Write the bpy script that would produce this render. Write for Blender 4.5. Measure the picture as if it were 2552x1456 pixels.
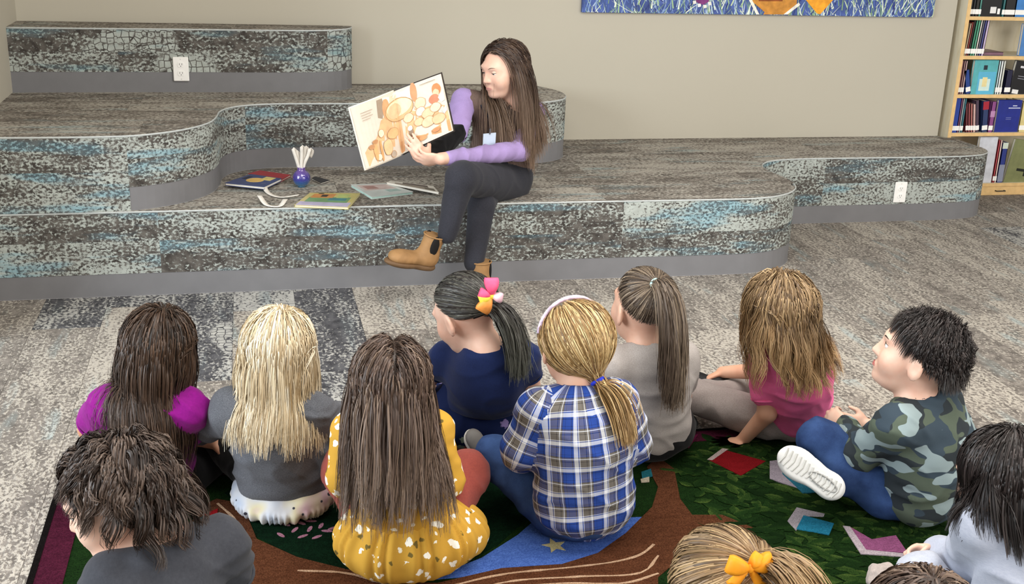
import bpy, bmesh, math, random
import numpy as np
from mathutils import Vector, Matrix, noise as mnoise
from mathutils.geometry import tessellate_polygon
for o in list(bpy.data.objects): bpy.data.objects.remove(o)
SC = bpy.context.scene; COL = SC.collection
RNG = np.random.RandomState(7); random.seed(7)

# ------------------------------------------------------------------ camera
F = 2882.0; YAW, PIT, ROL = np.radians([13.14, 18.47, 1.988]); CH = 1.6; S = CH / 1.5
_fw = np.array([np.sin(YAW)*np.cos(PIT), np.cos(YAW)*np.cos(PIT), -np.sin(PIT)])
_r0 = np.array([np.cos(YAW), -np.sin(YAW), 0.0]); _u0 = np.cross(_r0, _fw)
_r = np.cos(ROL)*_r0 + np.sin(ROL)*_u0; _u = -np.sin(ROL)*_r0 + np.cos(ROL)*_u0
CAM = np.array([0, 0, CH])
cd = bpy.data.cameras.new('camera'); cam = bpy.data.objects.new('camera', cd); COL.objects.link(cam)
cd.sensor_width = 36; cd.lens = F/2552*36; cd.clip_start = .05
cam.matrix_world = Matrix(((_r[0], _u[0], -_fw[0], 0), (_r[1], _u[1], -_fw[1], 0), (_r[2], _u[2], -_fw[2], CH), (0, 0, 0, 1)))
SC.camera = cam
def ray(x, y): return _fw*F + _r*(x-1276) - _u*(y-728)
def fl(x, y, z=0.0):                       # where a pixel's ray meets the height z
    d = ray(x, y); return CAM + d*((z-CH)/d[2])
def at(x, y, Y):                           # where a pixel's ray meets the depth Y
    d = ray(x, y); return CAM + d*(Y/d[1])

# ------------------------------------------------------------------ light
vs = SC.view_settings; vs.view_transform = 'Standard'; vs.look = 'None'; vs.gamma = 1; vs.use_curve_mapping = False
vs.exposure = -0.06
W = bpy.data.worlds.new('room_light'); SC.world = W; W.use_nodes = True
W.node_tree.nodes['Background'].inputs[0].default_value = (1.0, .945, .87, 1)
W.node_tree.nodes['Background'].inputs[1].default_value = .95
def area(name, loc, target, sx, sy, power, col):
    l = bpy.data.lights.new(name, 'AREA'); l.shape = 'RECTANGLE'; l.size = sx; l.size_y = sy; l.energy = power; l.color = col
    o = bpy.data.objects.new(name, l); COL.objects.link(o); o.location = loc
    o.rotation_euler = (Vector(target)-Vector(loc)).to_track_quat('-Z', 'Y').to_euler(); return o
area('window_daylight', (-4.2, 1.9, 2.0), (.8, 3.6, .5), 3.4, 2.2, 310, (.86, .94, 1.0))
area('rear_fill_light', (4.4, -2.4, 2.4), (1.3, 3.2, .3), 4.5, 2.2, 270, (1.0, .96, .90))  # added fill from behind right of the camera, brightens the children's backs
area('ceiling_lamp', (1.4, 2.8, 2.8), (1.4, 3.0, 0), 3.0, 2.2, 135, (1.0, .96, .90))

# ------------------------------------------------------------------ helpers
def lin(h):
    h = h.lstrip('#'); v = [int(h[i:i+2], 16)/255 for i in (0, 2, 4)]
    return tuple(c/12.92 if c <= .04045 else ((c+.055)/1.055)**2.4 for c in v) + (1,)
def nd(nt, t, ins=None, **pr):
    n = nt.nodes.new(t)
    for k, v in pr.items(): setattr(n, k, v)
    for k, v in (ins or {}).items():
        if isinstance(v, bpy.types.NodeSocket): nt.links.new(v, n.inputs[k])
        else: n.inputs[k].default_value = v
    return n
def mth(nt, op, a, b=0.0, c=0.0, clamp=False):
    return nd(nt, 'ShaderNodeMath', {0: a, 1: b, 2: c}, operation=op, use_clamp=clamp).outputs[0]
def mix(nt, f, a, b, bt='MIX'):
    return nd(nt, 'ShaderNodeMix', {0: f, 6: a, 7: b}, data_type='RGBA', blend_type=bt, clamp_factor=True).outputs[2]
def step(nt, v, lo, hi):
    return nd(nt, 'ShaderNodeMapRange', {0: v, 1: lo, 2: hi, 3: 0.0, 4: 1.0}, clamp=True).outputs[0]
def ramp(nt, f, stops, interp='LINEAR'):
    n = nd(nt, 'ShaderNodeValToRGB', {0: f}); r = n.color_ramp; r.interpolation = interp
    while len(r.elements) < len(stops): r.elements.new(.5)
    for e, (p, c) in zip(r.elements, stops): e.position = p; e.color = c
    return n.outputs[0]
def mapping(nt, v, sc=(1, 1, 1), loc=(0, 0, 0)):
    return nd(nt, 'ShaderNodeMapping', {0: v, 1: loc, 3: sc}).outputs[0]
def noi(nt, v, s, d=2.0, r=.5):
    return nd(nt, 'ShaderNodeTexNoise', {'Vector': v, 'Scale': s, 'Detail': d, 'Roughness': r}).outputs[0]
def newmat(name):
    m = bpy.data.materials.new(name); m.use_nodes = True; nt = m.node_tree
    return m, nt, nt.nodes['Principled BSDF']
def setp(nt, b, col=None, rough=None, spec=None, bump=None, bstr=.3, bdist=.002, **kw):
    def put(k, v):
        if isinstance(v, bpy.types.NodeSocket): nt.links.new(v, b.inputs[k])
        else: b.inputs[k].default_value = v
    if col is not None: put('Base Color', col)
    if rough is not None: put('Roughness', rough)
    if spec is not None: put('Specular IOR Level', spec)
    for k, v in kw.items(): put(k.replace('_', ' '), v)
    if bump is not None:
        n = nd(nt, 'ShaderNodeBump', {'Strength': bstr, 'Distance': bdist, 'Height': bump}); nt.links.new(n.outputs[0], b.inputs['Normal'])
_mc = {}
def plain(hexc, rough=.6, var=.12, scale=40, spec=.3, bstr=.15, metal=0.0, name=None):
    key = (hexc, rough, var, scale, spec, bstr, metal)
    if key in _mc: return _mc[key]
    m, nt, b = newmat(name or 'paint_'+hexc.lstrip('#'))
    co = nd(nt, 'ShaderNodeTexCoord').outputs['Object']; n = noi(nt, co, scale, 4)
    c = lin(hexc); f = lambda k: tuple(min(1, x*k) for x in c[:3])+(1,)
    setp(nt, b, ramp(nt, n, [(.3, f(1-var)), (.7, f(1+var))]), rough, spec, n, bstr, .001, Metallic=metal)
    _mc[key] = m; return m
def fabric(hexc, hex2=None, scale=160, rough=.9, mottle=.5, name=None, stretch=(1, 1, 1), bstr=.35):
    key = ('f', hexc, hex2, scale, rough, mottle)
    if key in _mc: return _mc[key]
    m, nt, b = newmat(name or 'fabric_'+hexc.lstrip('#'))
    co = nd(nt, 'ShaderNodeTexCoord').outputs['Object']
    n = noi(nt, mapping(nt, co, stretch), scale, 3, .7); w = noi(nt, co, 9, 3)
    col = mix(nt, step(nt, n, .5-mottle/2, .5+mottle/2), lin(hexc), lin(hex2 or hexc))
    col = mix(nt, mth(nt, 'MULTIPLY', step(nt, w, .4, .75), .18), col, (0, 0, 0, 1))
    setp(nt, b, col, rough, .15, n, bstr, .0012, Sheen_Weight=.08)
    _mc[key] = m; return m
def link(o, parent=None):
    COL.objects.link(o)
    if parent is not None: o.parent = parent
    return o
def meshobj(name, V, Fc, mat=None, parent=None, smooth=False, uv=None, loc=None):
    me = bpy.data.meshes.new(name)
    V = np.asarray(V, float)
    if loc is not None: V = V-np.asarray(loc)
    me.from_pydata(V.tolist(), [], [list(map(int, f)) for f in Fc] if not isinstance(Fc, np.ndarray) else Fc.tolist())
    if smooth: me.polygons.foreach_set('use_smooth', [True]*len(me.polygons))
    if mat:
        for m_ in (mat if isinstance(mat, (list, tuple)) else [mat]): me.materials.append(m_)
    if uv is not None:
        l = me.uv_layers.new(name='UVMap'); li = np.zeros(len(me.loops), int); me.loops.foreach_get('vertex_index', li)
        l.data.foreach_set('uv', np.asarray(uv, float)[li].ravel())
    o = bpy.data.objects.new(name, me); 
    if loc is not None and parent is None: o.location = loc
    return link(o, parent)
def tag(o, label, cat=None, group=None, kind=None):
    if label: o['label'] = label
    if cat: o['category'] = cat
    if group: o['group'] = group
    if kind: o['kind'] = kind
    return o
def empty(name, loc, label, cat, group=None, rot=(0, 0, 0)):
    o = bpy.data.objects.new(name, None); o.empty_display_size = .05; o.location = loc; o.rotation_euler = rot; link(o)
    return tag(o, label, cat, group)
class MB:
    def __init__(s): s.v = []; s.f = []; s.m = []
    def add(s, V, Fc, mi=0):
        n = len(s.v); s.v += [tuple(map(float, p)) for p in V]; s.f += [[i+n for i in f] for f in Fc]; s.m += [mi]*len(Fc); return s
    def box(s, a, b, mi=0, M=None, bev=0):
        (x0, y0, z0), (x1, y1, z1) = a, b
        if bev:
            c = min(bev, abs(x1-x0)/2.01, abs(y1-y0)/2.01, abs(z1-z0)/2.01); V = []; idx = {}
            for i, X in enumerate((x0, x1)):
                for j, Y in enumerate((y0, y1)):
                    for k, Z in enumerate((z0, z1)):
                        dx, dy, dz = c*(1-2*i), c*(1-2*j), c*(1-2*k)
                        idx[i, j, k] = len(V); V += [(X, Y+dy, Z+dz), (X+dx, Y, Z+dz), (X+dx, Y+dy, Z)]
            Fc = []
            for ax in range(3):
                for sd in (0, 1):
                    o = [a_ for a_ in range(3) if a_ != ax]; q = []
                    for (p, r_) in ((0, 0), (1, 0), (1, 1), (0, 1)):
                        t = [0, 0, 0]; t[ax] = sd; t[o[0]] = p; t[o[1]] = r_; q.append(idx[tuple(t)]+ax)
                    Fc.append(q)
                o = [a_ for a_ in range(3) if a_ != ax]
                for p in (0, 1):
                    for r_ in (0, 1):
                        t0 = [0, 0, 0]; t0[o[0]] = p; t0[o[1]] = r_; t1 = list(t0); t1[ax] = 1
                        A, B = idx[tuple(t0)], idx[tuple(t1)]; Fc.append([A+o[0], B+o[0], B+o[1], A+o[1]])
            for t, A in idx.items(): Fc.append([A, A+1, A+2])
        else:
            V = [(x0, y0, z0), (x1, y0, z0), (x1, y1, z0), (x0, y1, z0), (x0, y0, z1), (x1, y0, z1), (x1, y1, z1), (x0, y1, z1)]
            Fc = [(3, 2, 1, 0), (4, 5, 6, 7), (0, 1, 5, 4), (1, 2, 6, 5), (2, 3, 7, 6), (3, 0, 4, 7)]
        if M is not None: V = [M @ Vector(p) for p in V]
        return s.add(V, Fc, mi)
    def tube(s, pts, rad, n=8, mi=0, caps=True, closed=False):
        P = [Vector(p) for p in pts]; m = len(P); R = rad if hasattr(rad, '__len__') else [rad]*m; V = []; up = None
        for i in range(m):
            a = P[(i-1) % m] if (closed or i) else P[i]; b_ = P[(i+1) % m] if (closed or i < m-1) else P[i]
            t = (b_-a).normalized()
            if up is None: up = Vector((0, 0, 1)) if abs(t.z) < .9 else Vector((1, 0, 0))
            x = t.cross(up); x = x.normalized() if x.length > 1e-6 else Vector((1, 0, 0)); y = x.cross(t); up = y
            for k in range(n):
                an = 2*math.pi*k/n; V.append(P[i]+(x*math.cos(an)+y*math.sin(an))*R[i])
        Fc = [(i*n+k, i*n+(k+1) % n, ((i+1) % m)*n+(k+1) % n, ((i+1) % m)*n+k) for i in range(m if closed else m-1) for k in range(n)]
        if caps and not closed: Fc += [list(range(n))[::-1], [(m-1)*n+k for k in range(n)]]
        return s.add(V, Fc, mi)
    def lathe(s, prof, n=24, c=(0, 0, 0), mi=0):
        V = [(c[0]+r_*math.cos(2*math.pi*k/n), c[1]+r_*math.sin(2*math.pi*k/n), c[2]+z) for r_, z in prof for k in range(n)]
        Fc = [(i*n+k, i*n+(k+1) % n, (i+1)*n+(k+1) % n, (i+1)*n+k) for i in range(len(prof)-1) for k in range(n)]
        return s.add(V, Fc, mi)
    def prism(s, poly, z0, z1, mi=0, side=True):
        n = len(poly); tri = tessellate_polygon([[Vector((p[0], p[1], 0)) for p in poly]])
        ar = sum(poly[i][0]*poly[(i+1) % n][1]-poly[(i+1) % n][0]*poly[i][1] for i in range(n))
        V = [(p[0], p[1], z1) for p in poly]+[(p[0], p[1], z0) for p in poly]; Fc = []
        for a, b_, c in tri:
            A, B, Cc = poly[a], poly[b_], poly[c]; cr = (B[0]-A[0])*(Cc[1]-A[1])-(B[1]-A[1])*(Cc[0]-A[0])
            Fc.append((a, b_, c) if cr > 0 else (a, c, b_))
        if side:
            for i in range(n):
                j = (i+1) % n; Fc.append((i, i+n, j+n, j) if ar > 0 else (i, j, j+n, i+n))
        return s.add(V, Fc, mi)
    def build(s, name, mat=None, parent=None, smooth=False, loc=None, uv=None):
        o = meshobj(name, s.v, s.f, mat, parent, smooth, uv, loc)
        if any(s.m): o.data.polygons.foreach_set('material_index', s.m)
        return o
def catmull(P, ds=.03):
    P = [np.array(p, float) for p in P]; out = []
    for i in range(len(P)-1):
        p1, p2 = P[i], P[i+1]; p0 = P[i-1] if i else 2*p1-p2; p3 = P[i+2] if i+2 < len(P) else 2*p2-p1
        n = max(1, int(np.linalg.norm(p2-p1)/ds)); a = .5
        def tj(t, u, v): return t+max(1e-6, np.linalg.norm(v-u))**a
        t0 = 0; t1 = tj(t0, p0, p1); t2 = tj(t1, p1, p2); t3 = tj(t2, p2, p3)
        for k in range(n):
            t = t1+(t2-t1)*k/n
            A1 = (t1-t)/(t1-t0)*p0+(t-t0)/(t1-t0)*p1; A2 = (t2-t)/(t2-t1)*p1+(t-t1)/(t2-t1)*p2; A3 = (t3-t)/(t3-t2)*p2+(t-t2)/(t3-t2)*p3
            B1 = (t2-t)/(t2-t0)*A1+(t-t0)/(t2-t0)*A2; B2 = (t3-t)/(t3-t1)*A2+(t-t1)/(t3-t1)*A3
            out.append((t2-t)/(t2-t1)*B1+(t-t1)/(t2-t1)*B2)
    out.append(P[-1]); return out
# ------------------------------------------------------------------ carpet materials
def carpet(name, dark, mid, light, tint, tintdark, flake=62, contrast=1.0, crack=.5, blue=.5, lift=0.0):
    m, nt, b = newmat(name)
    uv = nd(nt, 'ShaderNodeUVMap').outputs[0]; rnd = nd(nt, 'ShaderNodeObjectInfo').outputs['Random']
    off = nd(nt, 'ShaderNodeCombineXYZ', {0: mth(nt, 'MULTIPLY', rnd, 37.3), 1: mth(nt, 'MULTIPLY', rnd, 91.7)}).outputs[0]
    p = nd(nt, 'ShaderNodeVectorMath', {0: uv, 1: off}, operation='ADD').outputs[0]
    fine = noi(nt, mapping(nt, p, (.75, 1, 1)), flake, 2.5, .6)
    big = noi(nt, mapping(nt, p, (1, 3.2, 1)), 3.2, 3, .6)
    grid = nd(nt, 'ShaderNodeTexVoronoi', {'Vector': p, 'Scale': 34.0, 'Randomness': .5}, feature='DISTANCE_TO_EDGE').outputs[0]
    gl = step(nt, grid, .03, .085)
    gsel = step(nt, noi(nt, mapping(nt, p, (1, 1.6, 1), (7, 3, 0)), 1.7, 0), .66-.2*crack, .68-.2*crack)
    v = mth(nt, 'ADD', mth(nt, 'MULTIPLY', mth(nt, 'SUBTRACT', fine, .5), 2.6), mth(nt, 'MULTIPLY', mth(nt, 'SUBTRACT', big, .5), 2.0*contrast))
    v = mth(nt, 'ADD', v, mth(nt, 'MULTIPLY', mth(nt, 'SUBTRACT', rnd, .5), .35)); v = mth(nt, 'ADD', v, lift)
    vg = mth(nt, 'ADD', v, .55)
    hi = step(nt, v, -.12, .22); hig = mth(nt, 'MULTIPLY', step(nt, vg, -.12, .22), gl)
    hi = nd(nt, 'ShaderNodeMix', {0: gsel, 2: hi, 3: hig}).outputs[0]
    bl = step(nt, noi(nt, mapping(nt, p, (.8, 4.5, 1), (3, 9, 0)), 2.4, 3, .6), .60-.12*blue, .70-.10*blue)
    sub = step(nt, noi(nt, p, 25, 2), .35, .65)
    dk = mix(nt, sub, lin(dark), lin(mid)); dk = mix(nt, mth(nt, 'MULTIPLY', bl, .5), dk, lin(tintdark))
    lt = mix(nt, mth(nt, 'MULTIPLY', bl, .8), lin(light), lin(tint))
    lt = mix(nt, mth(nt, 'MULTIPLY', sub, .25), lt, lin(mid))
    col = mix(nt, hi, dk, lt)
    pile = noi(nt, p, 420, 2, .8)
    h = mth(nt, 'ADD', mth(nt, 'MULTIPLY', hi, .8), mth(nt, 'MULTIPLY', pile, .6))
    setp(nt, b, mix(nt, mth(nt, 'MULTIPLY', step(nt, pile, .35, .65), .22), mix(nt, .10, col, (0, 0, 0, 1)), mix(nt, .12, col, (1, 1, 1, 1))), .95, .08, h, .6, .004)
    return m
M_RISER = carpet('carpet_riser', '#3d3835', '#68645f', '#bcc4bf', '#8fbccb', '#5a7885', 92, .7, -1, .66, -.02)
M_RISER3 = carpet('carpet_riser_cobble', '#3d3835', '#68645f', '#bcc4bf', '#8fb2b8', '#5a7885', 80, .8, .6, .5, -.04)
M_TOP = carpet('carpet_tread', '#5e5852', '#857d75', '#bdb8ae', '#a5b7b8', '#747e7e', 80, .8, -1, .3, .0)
M_FLOOR = carpet('carpet_floor', '#6a645f', '#928b84', '#c6bfb4', '#b4c0c0', '#858e8d', 84, .6, -1, .2, .0)
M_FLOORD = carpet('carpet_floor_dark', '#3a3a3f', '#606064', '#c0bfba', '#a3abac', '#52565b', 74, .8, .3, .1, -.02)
M_BASE = plain('#77777a', .55, .05, 12, .3, .04, name='rubber_base')
M_TRIM = plain('#b9bfbf', .5, .08, 60, .3, .1, name='edge_trim')

# ------------------------------------------------------------------ room shell
def wall_y(x): return 6.2
m, nt, b = newmat('wall_paint'); co = nd(nt, 'ShaderNodeTexCoord').outputs['Object']; n = noi(nt, co, 220, 3)
setp(nt, b, mix(nt, noi(nt, co, 1.3, 2), lin('#b8b3a5'), lin('#bfbaac')), .85, .2, n, .12, .001); M_WALL = m
XL = -1.03*S; XR = 3.80*S
p0, p1 = (XL-.12, wall_y(XL-.12)), (XR, wall_y(XR))
tag(MB().prism([p0, p1, (p1[0], p1[1]+.15), (p0[0], p0[1]+.15)], 0, 3.3).build('wall_back', M_WALL), None, kind='structure')
tag(MB().prism([(XL-.14, 4.0*S), (XL, 4.0*S), (XL, wall_y(XL)), (XL-.14, wall_y(XL))], 0, 3.3).build('wall_left', M_WALL), None, kind='structure')
tag(MB().prism([(XR, 6.06*S), (7.2, 6.06*S), (7.2, 6.06*S+.15), (XR, 6.06*S+.15)], 0, 3.3).build('wall_right', M_WALL), None, kind='structure')
tag(MB().box((XL-.14, 1.2, 2.85), (7.2, 6.5, 2.95)).build('ceiling', plain('#e9e6e0', .9, .02, 3)), None, kind='structure')
floor = MB().box((-3.2, -.6, -.08), (7.2, 6.8, -.008)).build('floor', plain('#4a453f', .9)); tag(floor, None, kind='structure')
def plank_mesh(mt, nm):
    e = .0006; w, l = .125-e, .5-e
    mb = MB().box((-w, -l, -.008), (w, l, 0)); me = mb.build('carpet_plank', mt, None, uv=[(p[1], p[0]) for p in mb.v])
    d = me.data; bpy.data.objects.remove(me); return d
PM = [plank_mesh(M_FLOOR, 'a'), plank_mesh(M_FLOORD, 'b')]
rr = random.Random(5)
def in_view(x, y):
    v = np.array([x, y, 0])-CAM; w = v@_fw
    if w < .3: return False
    X = 1276+F*(v@_r)/w; Y = 728-F*(v@_u)/w
    return -900 < X < 3400 and -100 < Y < 2300
for i in range(-12, 26):
    oy = rr.random()
    for j in range(0, 7):
        x, y = i*.25+.03, j+oy
        if not any(in_view(x+a, y+c) for a in (-.12, .12) for c in (-.5, 0, .5)): continue
        if y-.5 > 5.7*S and x < XR: continue
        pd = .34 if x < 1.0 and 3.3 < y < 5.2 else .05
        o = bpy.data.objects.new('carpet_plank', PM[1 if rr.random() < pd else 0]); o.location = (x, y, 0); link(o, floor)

# ------------------------------------------------------------------ carpeted seating tiers
Z1, Z2, Z3 = .342*S, .634*S, .922*S
def clip_rows(poly, z, parent, row=.25, ln=1.0, seed=0, y0=0):
    xs = [p[0] for p in poly]; ys = [p[1] for p in poly]; r2 = random.Random(seed)
    j0 = int((min(ys)-y0)//row)
    for j in range(j0, int((max(ys)-y0)//row)+1):
        ox = r2.random()*ln
        for i in range(int((min(xs)-ox)//ln), int((max(xs)-ox)//ln)+1):
            bm = bmesh.new(); vs_ = [bm.verts.new((p[0], p[1], z)) for p in poly]; bm.faces.new(vs_)
            for co_, no in (((ox+i*ln+.0006, 0, 0), (-1, 0, 0)), ((ox+(i+1)*ln-.0006, 0, 0), (1, 0, 0)), ((0, y0+j*row+.0006, 0), (0, -1, 0)), ((0, y0+(j+1)*row-.0006, 0), (0, 1, 0))):
                bmesh.ops.bisect_plane(bm, geom=bm.verts[:]+bm.edges[:]+bm.faces[:], plane_co=co_, plane_no=no, clear_outer=True)
                if not bm.faces: break
            if not bm.faces or sum(f.calc_area() for f in bm.faces) < .0015: bm.free(); continue
            r_ = bmesh.ops.extrude_face_region(bm, geom=bm.faces[:])
            for v in r_['geom']:
                if isinstance(v, bmesh.types.BMVert): v.co.z -= .007
            bmesh.ops.recalc_face_normals(bm, faces=bm.faces[:])
            bmesh.ops.triangulate(bm, faces=[f for f in bm.faces if len(f.verts) > 4])
            me = bpy.data.meshes.new('carpet_plank'); bm.to_mesh(me); bm.free(); me.materials.append(M_TOP)
            l = me.uv_layers.new(name='UVMap')
            for lp in me.loops:
                c = me.vertices[lp.vertex_index].co; l.data[lp.index].uv = (c.x, c.y)
            link(bpy.data.objects.new('carpet_plank', me), parent)
def ribbon(path, z0, z1, inset, name, mt, parent, thick=.008, uv0=0.0, flare=0):
    # a strip following the path, its outer face on the path minus inset
    P = np.array(path); T = np.gradient(P, axis=0); T /= np.linalg.norm(T, axis=1)[:, None]
    Nn = np.stack([T[:, 1], -T[:, 0]], 1)            # outward when the path runs left to right along the front
    s = np.concatenate([[0], np.cumsum(np.linalg.norm(np.diff(P, axis=0), axis=1))])+uv0
    rows = [(z0, -inset-thick), (z0, -inset+flare), (z0+(.012 if flare else .001), -inset), (z1, -inset), (z1, -inset-thick)]
    V = []; U = []; n = len(P)
    for z, o_ in rows:
        q = P+Nn*o_
        V += [(a, c, z) for a, c in q]; U += [(si, z) for si in s]
    Fc = [(k*n+i, k*n+i+1, (k+1)*n+i+1, (k+1)*n+i) for k in range(len(rows)-1) for i in range(n-1)]
    for i in (0, n-1): Fc.append([k*n+i for k in range(len(rows))])
    return meshobj(name, V, Fc, mt, parent, False, U)
def tier(name, label, path, closing, za, zb, base_from=None, seed=0, rows_y0=0, rm=None):
    root = empty(name, (0, 0, za), label, 'seating')
    pth = catmull([(p[0]*S, p[1]*S) for p in path]); close = [(p[0], p[1]) for p in closing]
    root.location = (pth[0][0], pth[0][1], za)
    poly = [tuple(p) for p in pth]+close
    keep = []
    M = Matrix.Translation(-Vector(root.location))
    core = MB().prism([(p[0], p[1]) for p in poly], za, zb-.0075).build('core', M_BASE, root); keep.append(core)
    clip_rows(poly, zb, root, seed=seed, y0=rows_y0)
    s = np.concatenate([[0], np.cumsum(np.linalg.norm(np.diff(np.array(pth), axis=0), axis=1))])
    bz = za+.098
    cuts = [0]; r2 = random.Random(seed+9); 
    ib = 0
    if base_from is not None:
        ib = next(i for i, p in enumerate(pth) if p[0] >= base_from); cuts = [0, s[ib]]
    c = cuts[-1]+.45+.5*r2.random()
    while c < s[-1]-.15: cuts.append(c); c += 1.0
    cuts.append(s[-1])
    for a, b2 in zip(cuts[:-1], cuts[1:]):
        ia = int(np.searchsorted(s, a)); i2 = int(np.searchsorted(s, b2))+1; seg = pth[ia:i2]
        if len(seg) < 2: continue
        full = base_from is not None and b2 <= s[ib]+1e-6
        zz = [(za, zb-.001)] if full else [(bz, zb-.001)]
        hh = zz[0][1]-zz[0][0]; ys_ = [zz[0][0], zz[0][0]+hh*(.42+.16*r2.random()), zz[0][1]]
        for q0, q1 in zip(ys_[:-1], ys_[1:]):
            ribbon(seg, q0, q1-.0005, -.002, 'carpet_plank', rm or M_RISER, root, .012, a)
    ribbon(pth[ib:], za, bz, .010, 'base_strip', M_BASE, root, .01, 0, flare=.012)
    MB().tube([(p[0], p[1], zb-.0047) for p in pth], .0044, 6).build('edge_trim', M_TRIM, root, True)
    bpy.context.view_layer.update()
    for ch in root.children: ch.matrix_parent_inverse = M
    return root
L1 = [(-1.03, 4.505), (-.3, 4.508), (.5, 4.51), (1.3, 4.51), (2.05, 4.50), (2.15, 4.51), (2.24, 4.54), (2.33, 4.605), (2.39, 4.69), (2.415, 4.77), (2.42, 4.85), (2.41, 4.95), (2.405, 5.04), (2.425, 5.13), (2.475, 5.205), (2.55, 5.25), (2.68, 5.275), (3.1, 5.278), (3.5, 5.278), (3.66, 5.29), (3.76, 5.32), (3.83, 5.38), (3.858, 5.45), (3.862, 5.55), (3.86, 5.755)]
tier('carpeted_seating_tier', 'lowest and longest carpeted tier with curved front the woman sits on', L1, [(3.80*S, 5.757*S), (XR, wall_y(XR)), (XL, wall_y(XL))], 0, Z1, seed=3, rows_y0=.07)
L2 = [(-1.03, 4.505), (-.55, 4.507), (-.43, 4.525), (-.31, 4.59), (-.22, 4.68), (-.16, 4.79), (-.135, 4.92), (-.125, 5.04), (-.09, 5.13), (-.02, 5.195), (.10, 5.235), (.3, 5.24), (.8, 5.235), (1.2, 5.24), (1.36, 5.265), (1.46, 5.34), (1.503, 5.44), (1.505, 5.57), (1.47, 5.67), (1.40, 5.80)]
tier('carpeted_seating_tier', 'middle carpeted tier with wavy front on top of the lowest tier', L2, [(XL, wall_y(XL))], Z1, Z2, base_from=-.47*S, seed=11, rows_y0=.13)
L3 = [(-1.03, 5.545), (-.4, 5.55), (.15, 5.55), (.30, 5.56), (.40, 5.59), (.465, 5.64), (.492, 5.70), (.497, 5.755)]
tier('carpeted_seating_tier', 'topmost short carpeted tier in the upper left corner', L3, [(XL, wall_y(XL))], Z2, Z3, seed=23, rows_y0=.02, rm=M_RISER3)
# ------------------------------------------------------------------ rug
def pile_mat(hexc, hex2=None, name=None, sc=110, v=.2):
    m, nt, b = newmat(name or 'rug_'+hexc.lstrip('#')); co = nd(nt, 'ShaderNodeTexCoord').outputs['Object']
    n = noi(nt, co, sc*2.2, 3, .8); w = noi(nt, mapping(nt, co, (1, 2.5, 1)), 22, 4, .7)
    c2 = lin(hex2) if hex2 else tuple(x*.45 for x in lin(hexc)[:3])+(1,)
    col = mix(nt, step(nt, n, .5-v, .5+v*.6), c2, lin(hexc)); col = mix(nt, mth(nt, 'MULTIPLY', step(nt, w, .42, .7), .45), col, c2)
    setp(nt, b, col, .97, .03, n, 1.0, .006); return m
RX0, RX1, RY0, RY1 = -.535*S, 1.87*S, .55, 3.0*S; RZ = .005
rug = empty('story_rug', (RX0, RY0, 0), 'rectangular children\'s rug with a tree, leaves, a river and books on it', 'rug')
def rp(name, poly, z, mt, label=None, kind=None, h=.0018):
    o = MB().prism([(p[0]-RX0, p[1]-RY0) for p in poly], z-h, z).build(name, mt, rug)
    tag(o, label, kind=kind); return o
def px(L, z=RZ): return [tuple(fl(x, y, z)[:2]) for x, y in L]
def rect(a, b_, c, d): return [(a, c), (b_, c), (b_, d), (a, d)]
rp('rug_field', rect(RX0, RX1, RY0, RY1), RZ, pile_mat('#1f3a18', '#081208', 'rug_green'), 'dark green pile field', h=RZ)
MG = pile_mat('#5a2238', '#2c0d1b', 'rug_burgundy'); MBK = pile_mat('#1b1717', '#0a0808', 'rug_binding')
e, w = .016, .085
for a in (rect(RX0, RX0+e, RY0, RY1), rect(RX1-e, RX1, RY0, RY1), rect(RX0+e, RX1-e, RY1-e, RY1), rect(RX0+e, RX1-e, RY0, RY0+e)): rp('binding_edge', a, RZ+.0022, MBK)
for a in (rect(RX0+e, RX0+w, RY0+e, RY1-e), rect(RX1-w, RX1-e, RY0+e, RY1-e), rect(RX0+w, RX1-w, RY1-w, RY1-e), rect(RX0+w, RX1-w, RY0+e, RY0+w)): rp('border_band', a, RZ+.0014, MG)
dg = pile_mat('#0f2b1a', '#040d07', 'rug_dark_green')
rp('meadow', px([(560, 1230), (620, 1190), (900, 1150), (1260, 1150), (1330, 1280), (1240, 1360), (1100, 1435), (1000, 1450), (860, 1420), (740, 1390), (640, 1340), (605, 1275)]), RZ+.0012, dg, 'dark meadow patch')
trunk = px([(500, 1262), (540, 1245), (580, 1252), (615, 1285), (640, 1345), (740, 1390), (860, 1420), (1010, 1452), (1090, 1455), (1250, 1418), (1400, 1408), (1490, 1380), (1560, 1330), (1625, 1265), (1640, 1215), (1612, 1165), (1640, 1140), (1680, 1170), (1695, 1245), (1725, 1285), (1800, 1285), (1880, 1318), (1810, 1350), (1700, 1390), (1640, 1440), (1640, 1560), (1300, 1640), (800, 1660), (360, 1640), (365, 1500), (395, 1400), (430, 1362), (475, 1340), (480, 1300)])
rp('tree_trunk', trunk, RZ+.0022, pile_mat('#6d452f', '#33190f', 'rug_brown'), 'brown tree trunk shape')
rp('river', px([(1060, 1447), (1200, 1392), (1290, 1335), (1330, 1300), (1600, 1290), (1640, 1262), (1605, 1330), (1560, 1372), (1480, 1402), (1300, 1414), (1150, 1440)]), RZ+.0018, pile_mat('#5b7fd0', '#33509c', 'rug_blue'), 'blue river shape')
MC = pile_mat('#d8b89a', '#8d6a50', 'rug_cream')
def wob(pts, wd, jit=3):
    P = catmull([fl(x+random.uniform(-jit, jit), y+random.uniform(-jit, jit)*.5, RZ)[:2] for x, y in pts], .02); P = np.array(P)
    T = np.gradient(P, axis=0); T /= np.linalg.norm(T, axis=1)[:, None]; Nn = np.stack([-T[:, 1], T[:, 0]], 1)
    ww = np.array([wd*(.55+.6*random.random()) for _ in P])[:, None]
    return [tuple(p) for p in P+Nn*ww/2]+[tuple(p) for p in (P-Nn*ww/2)[::-1]]
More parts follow.
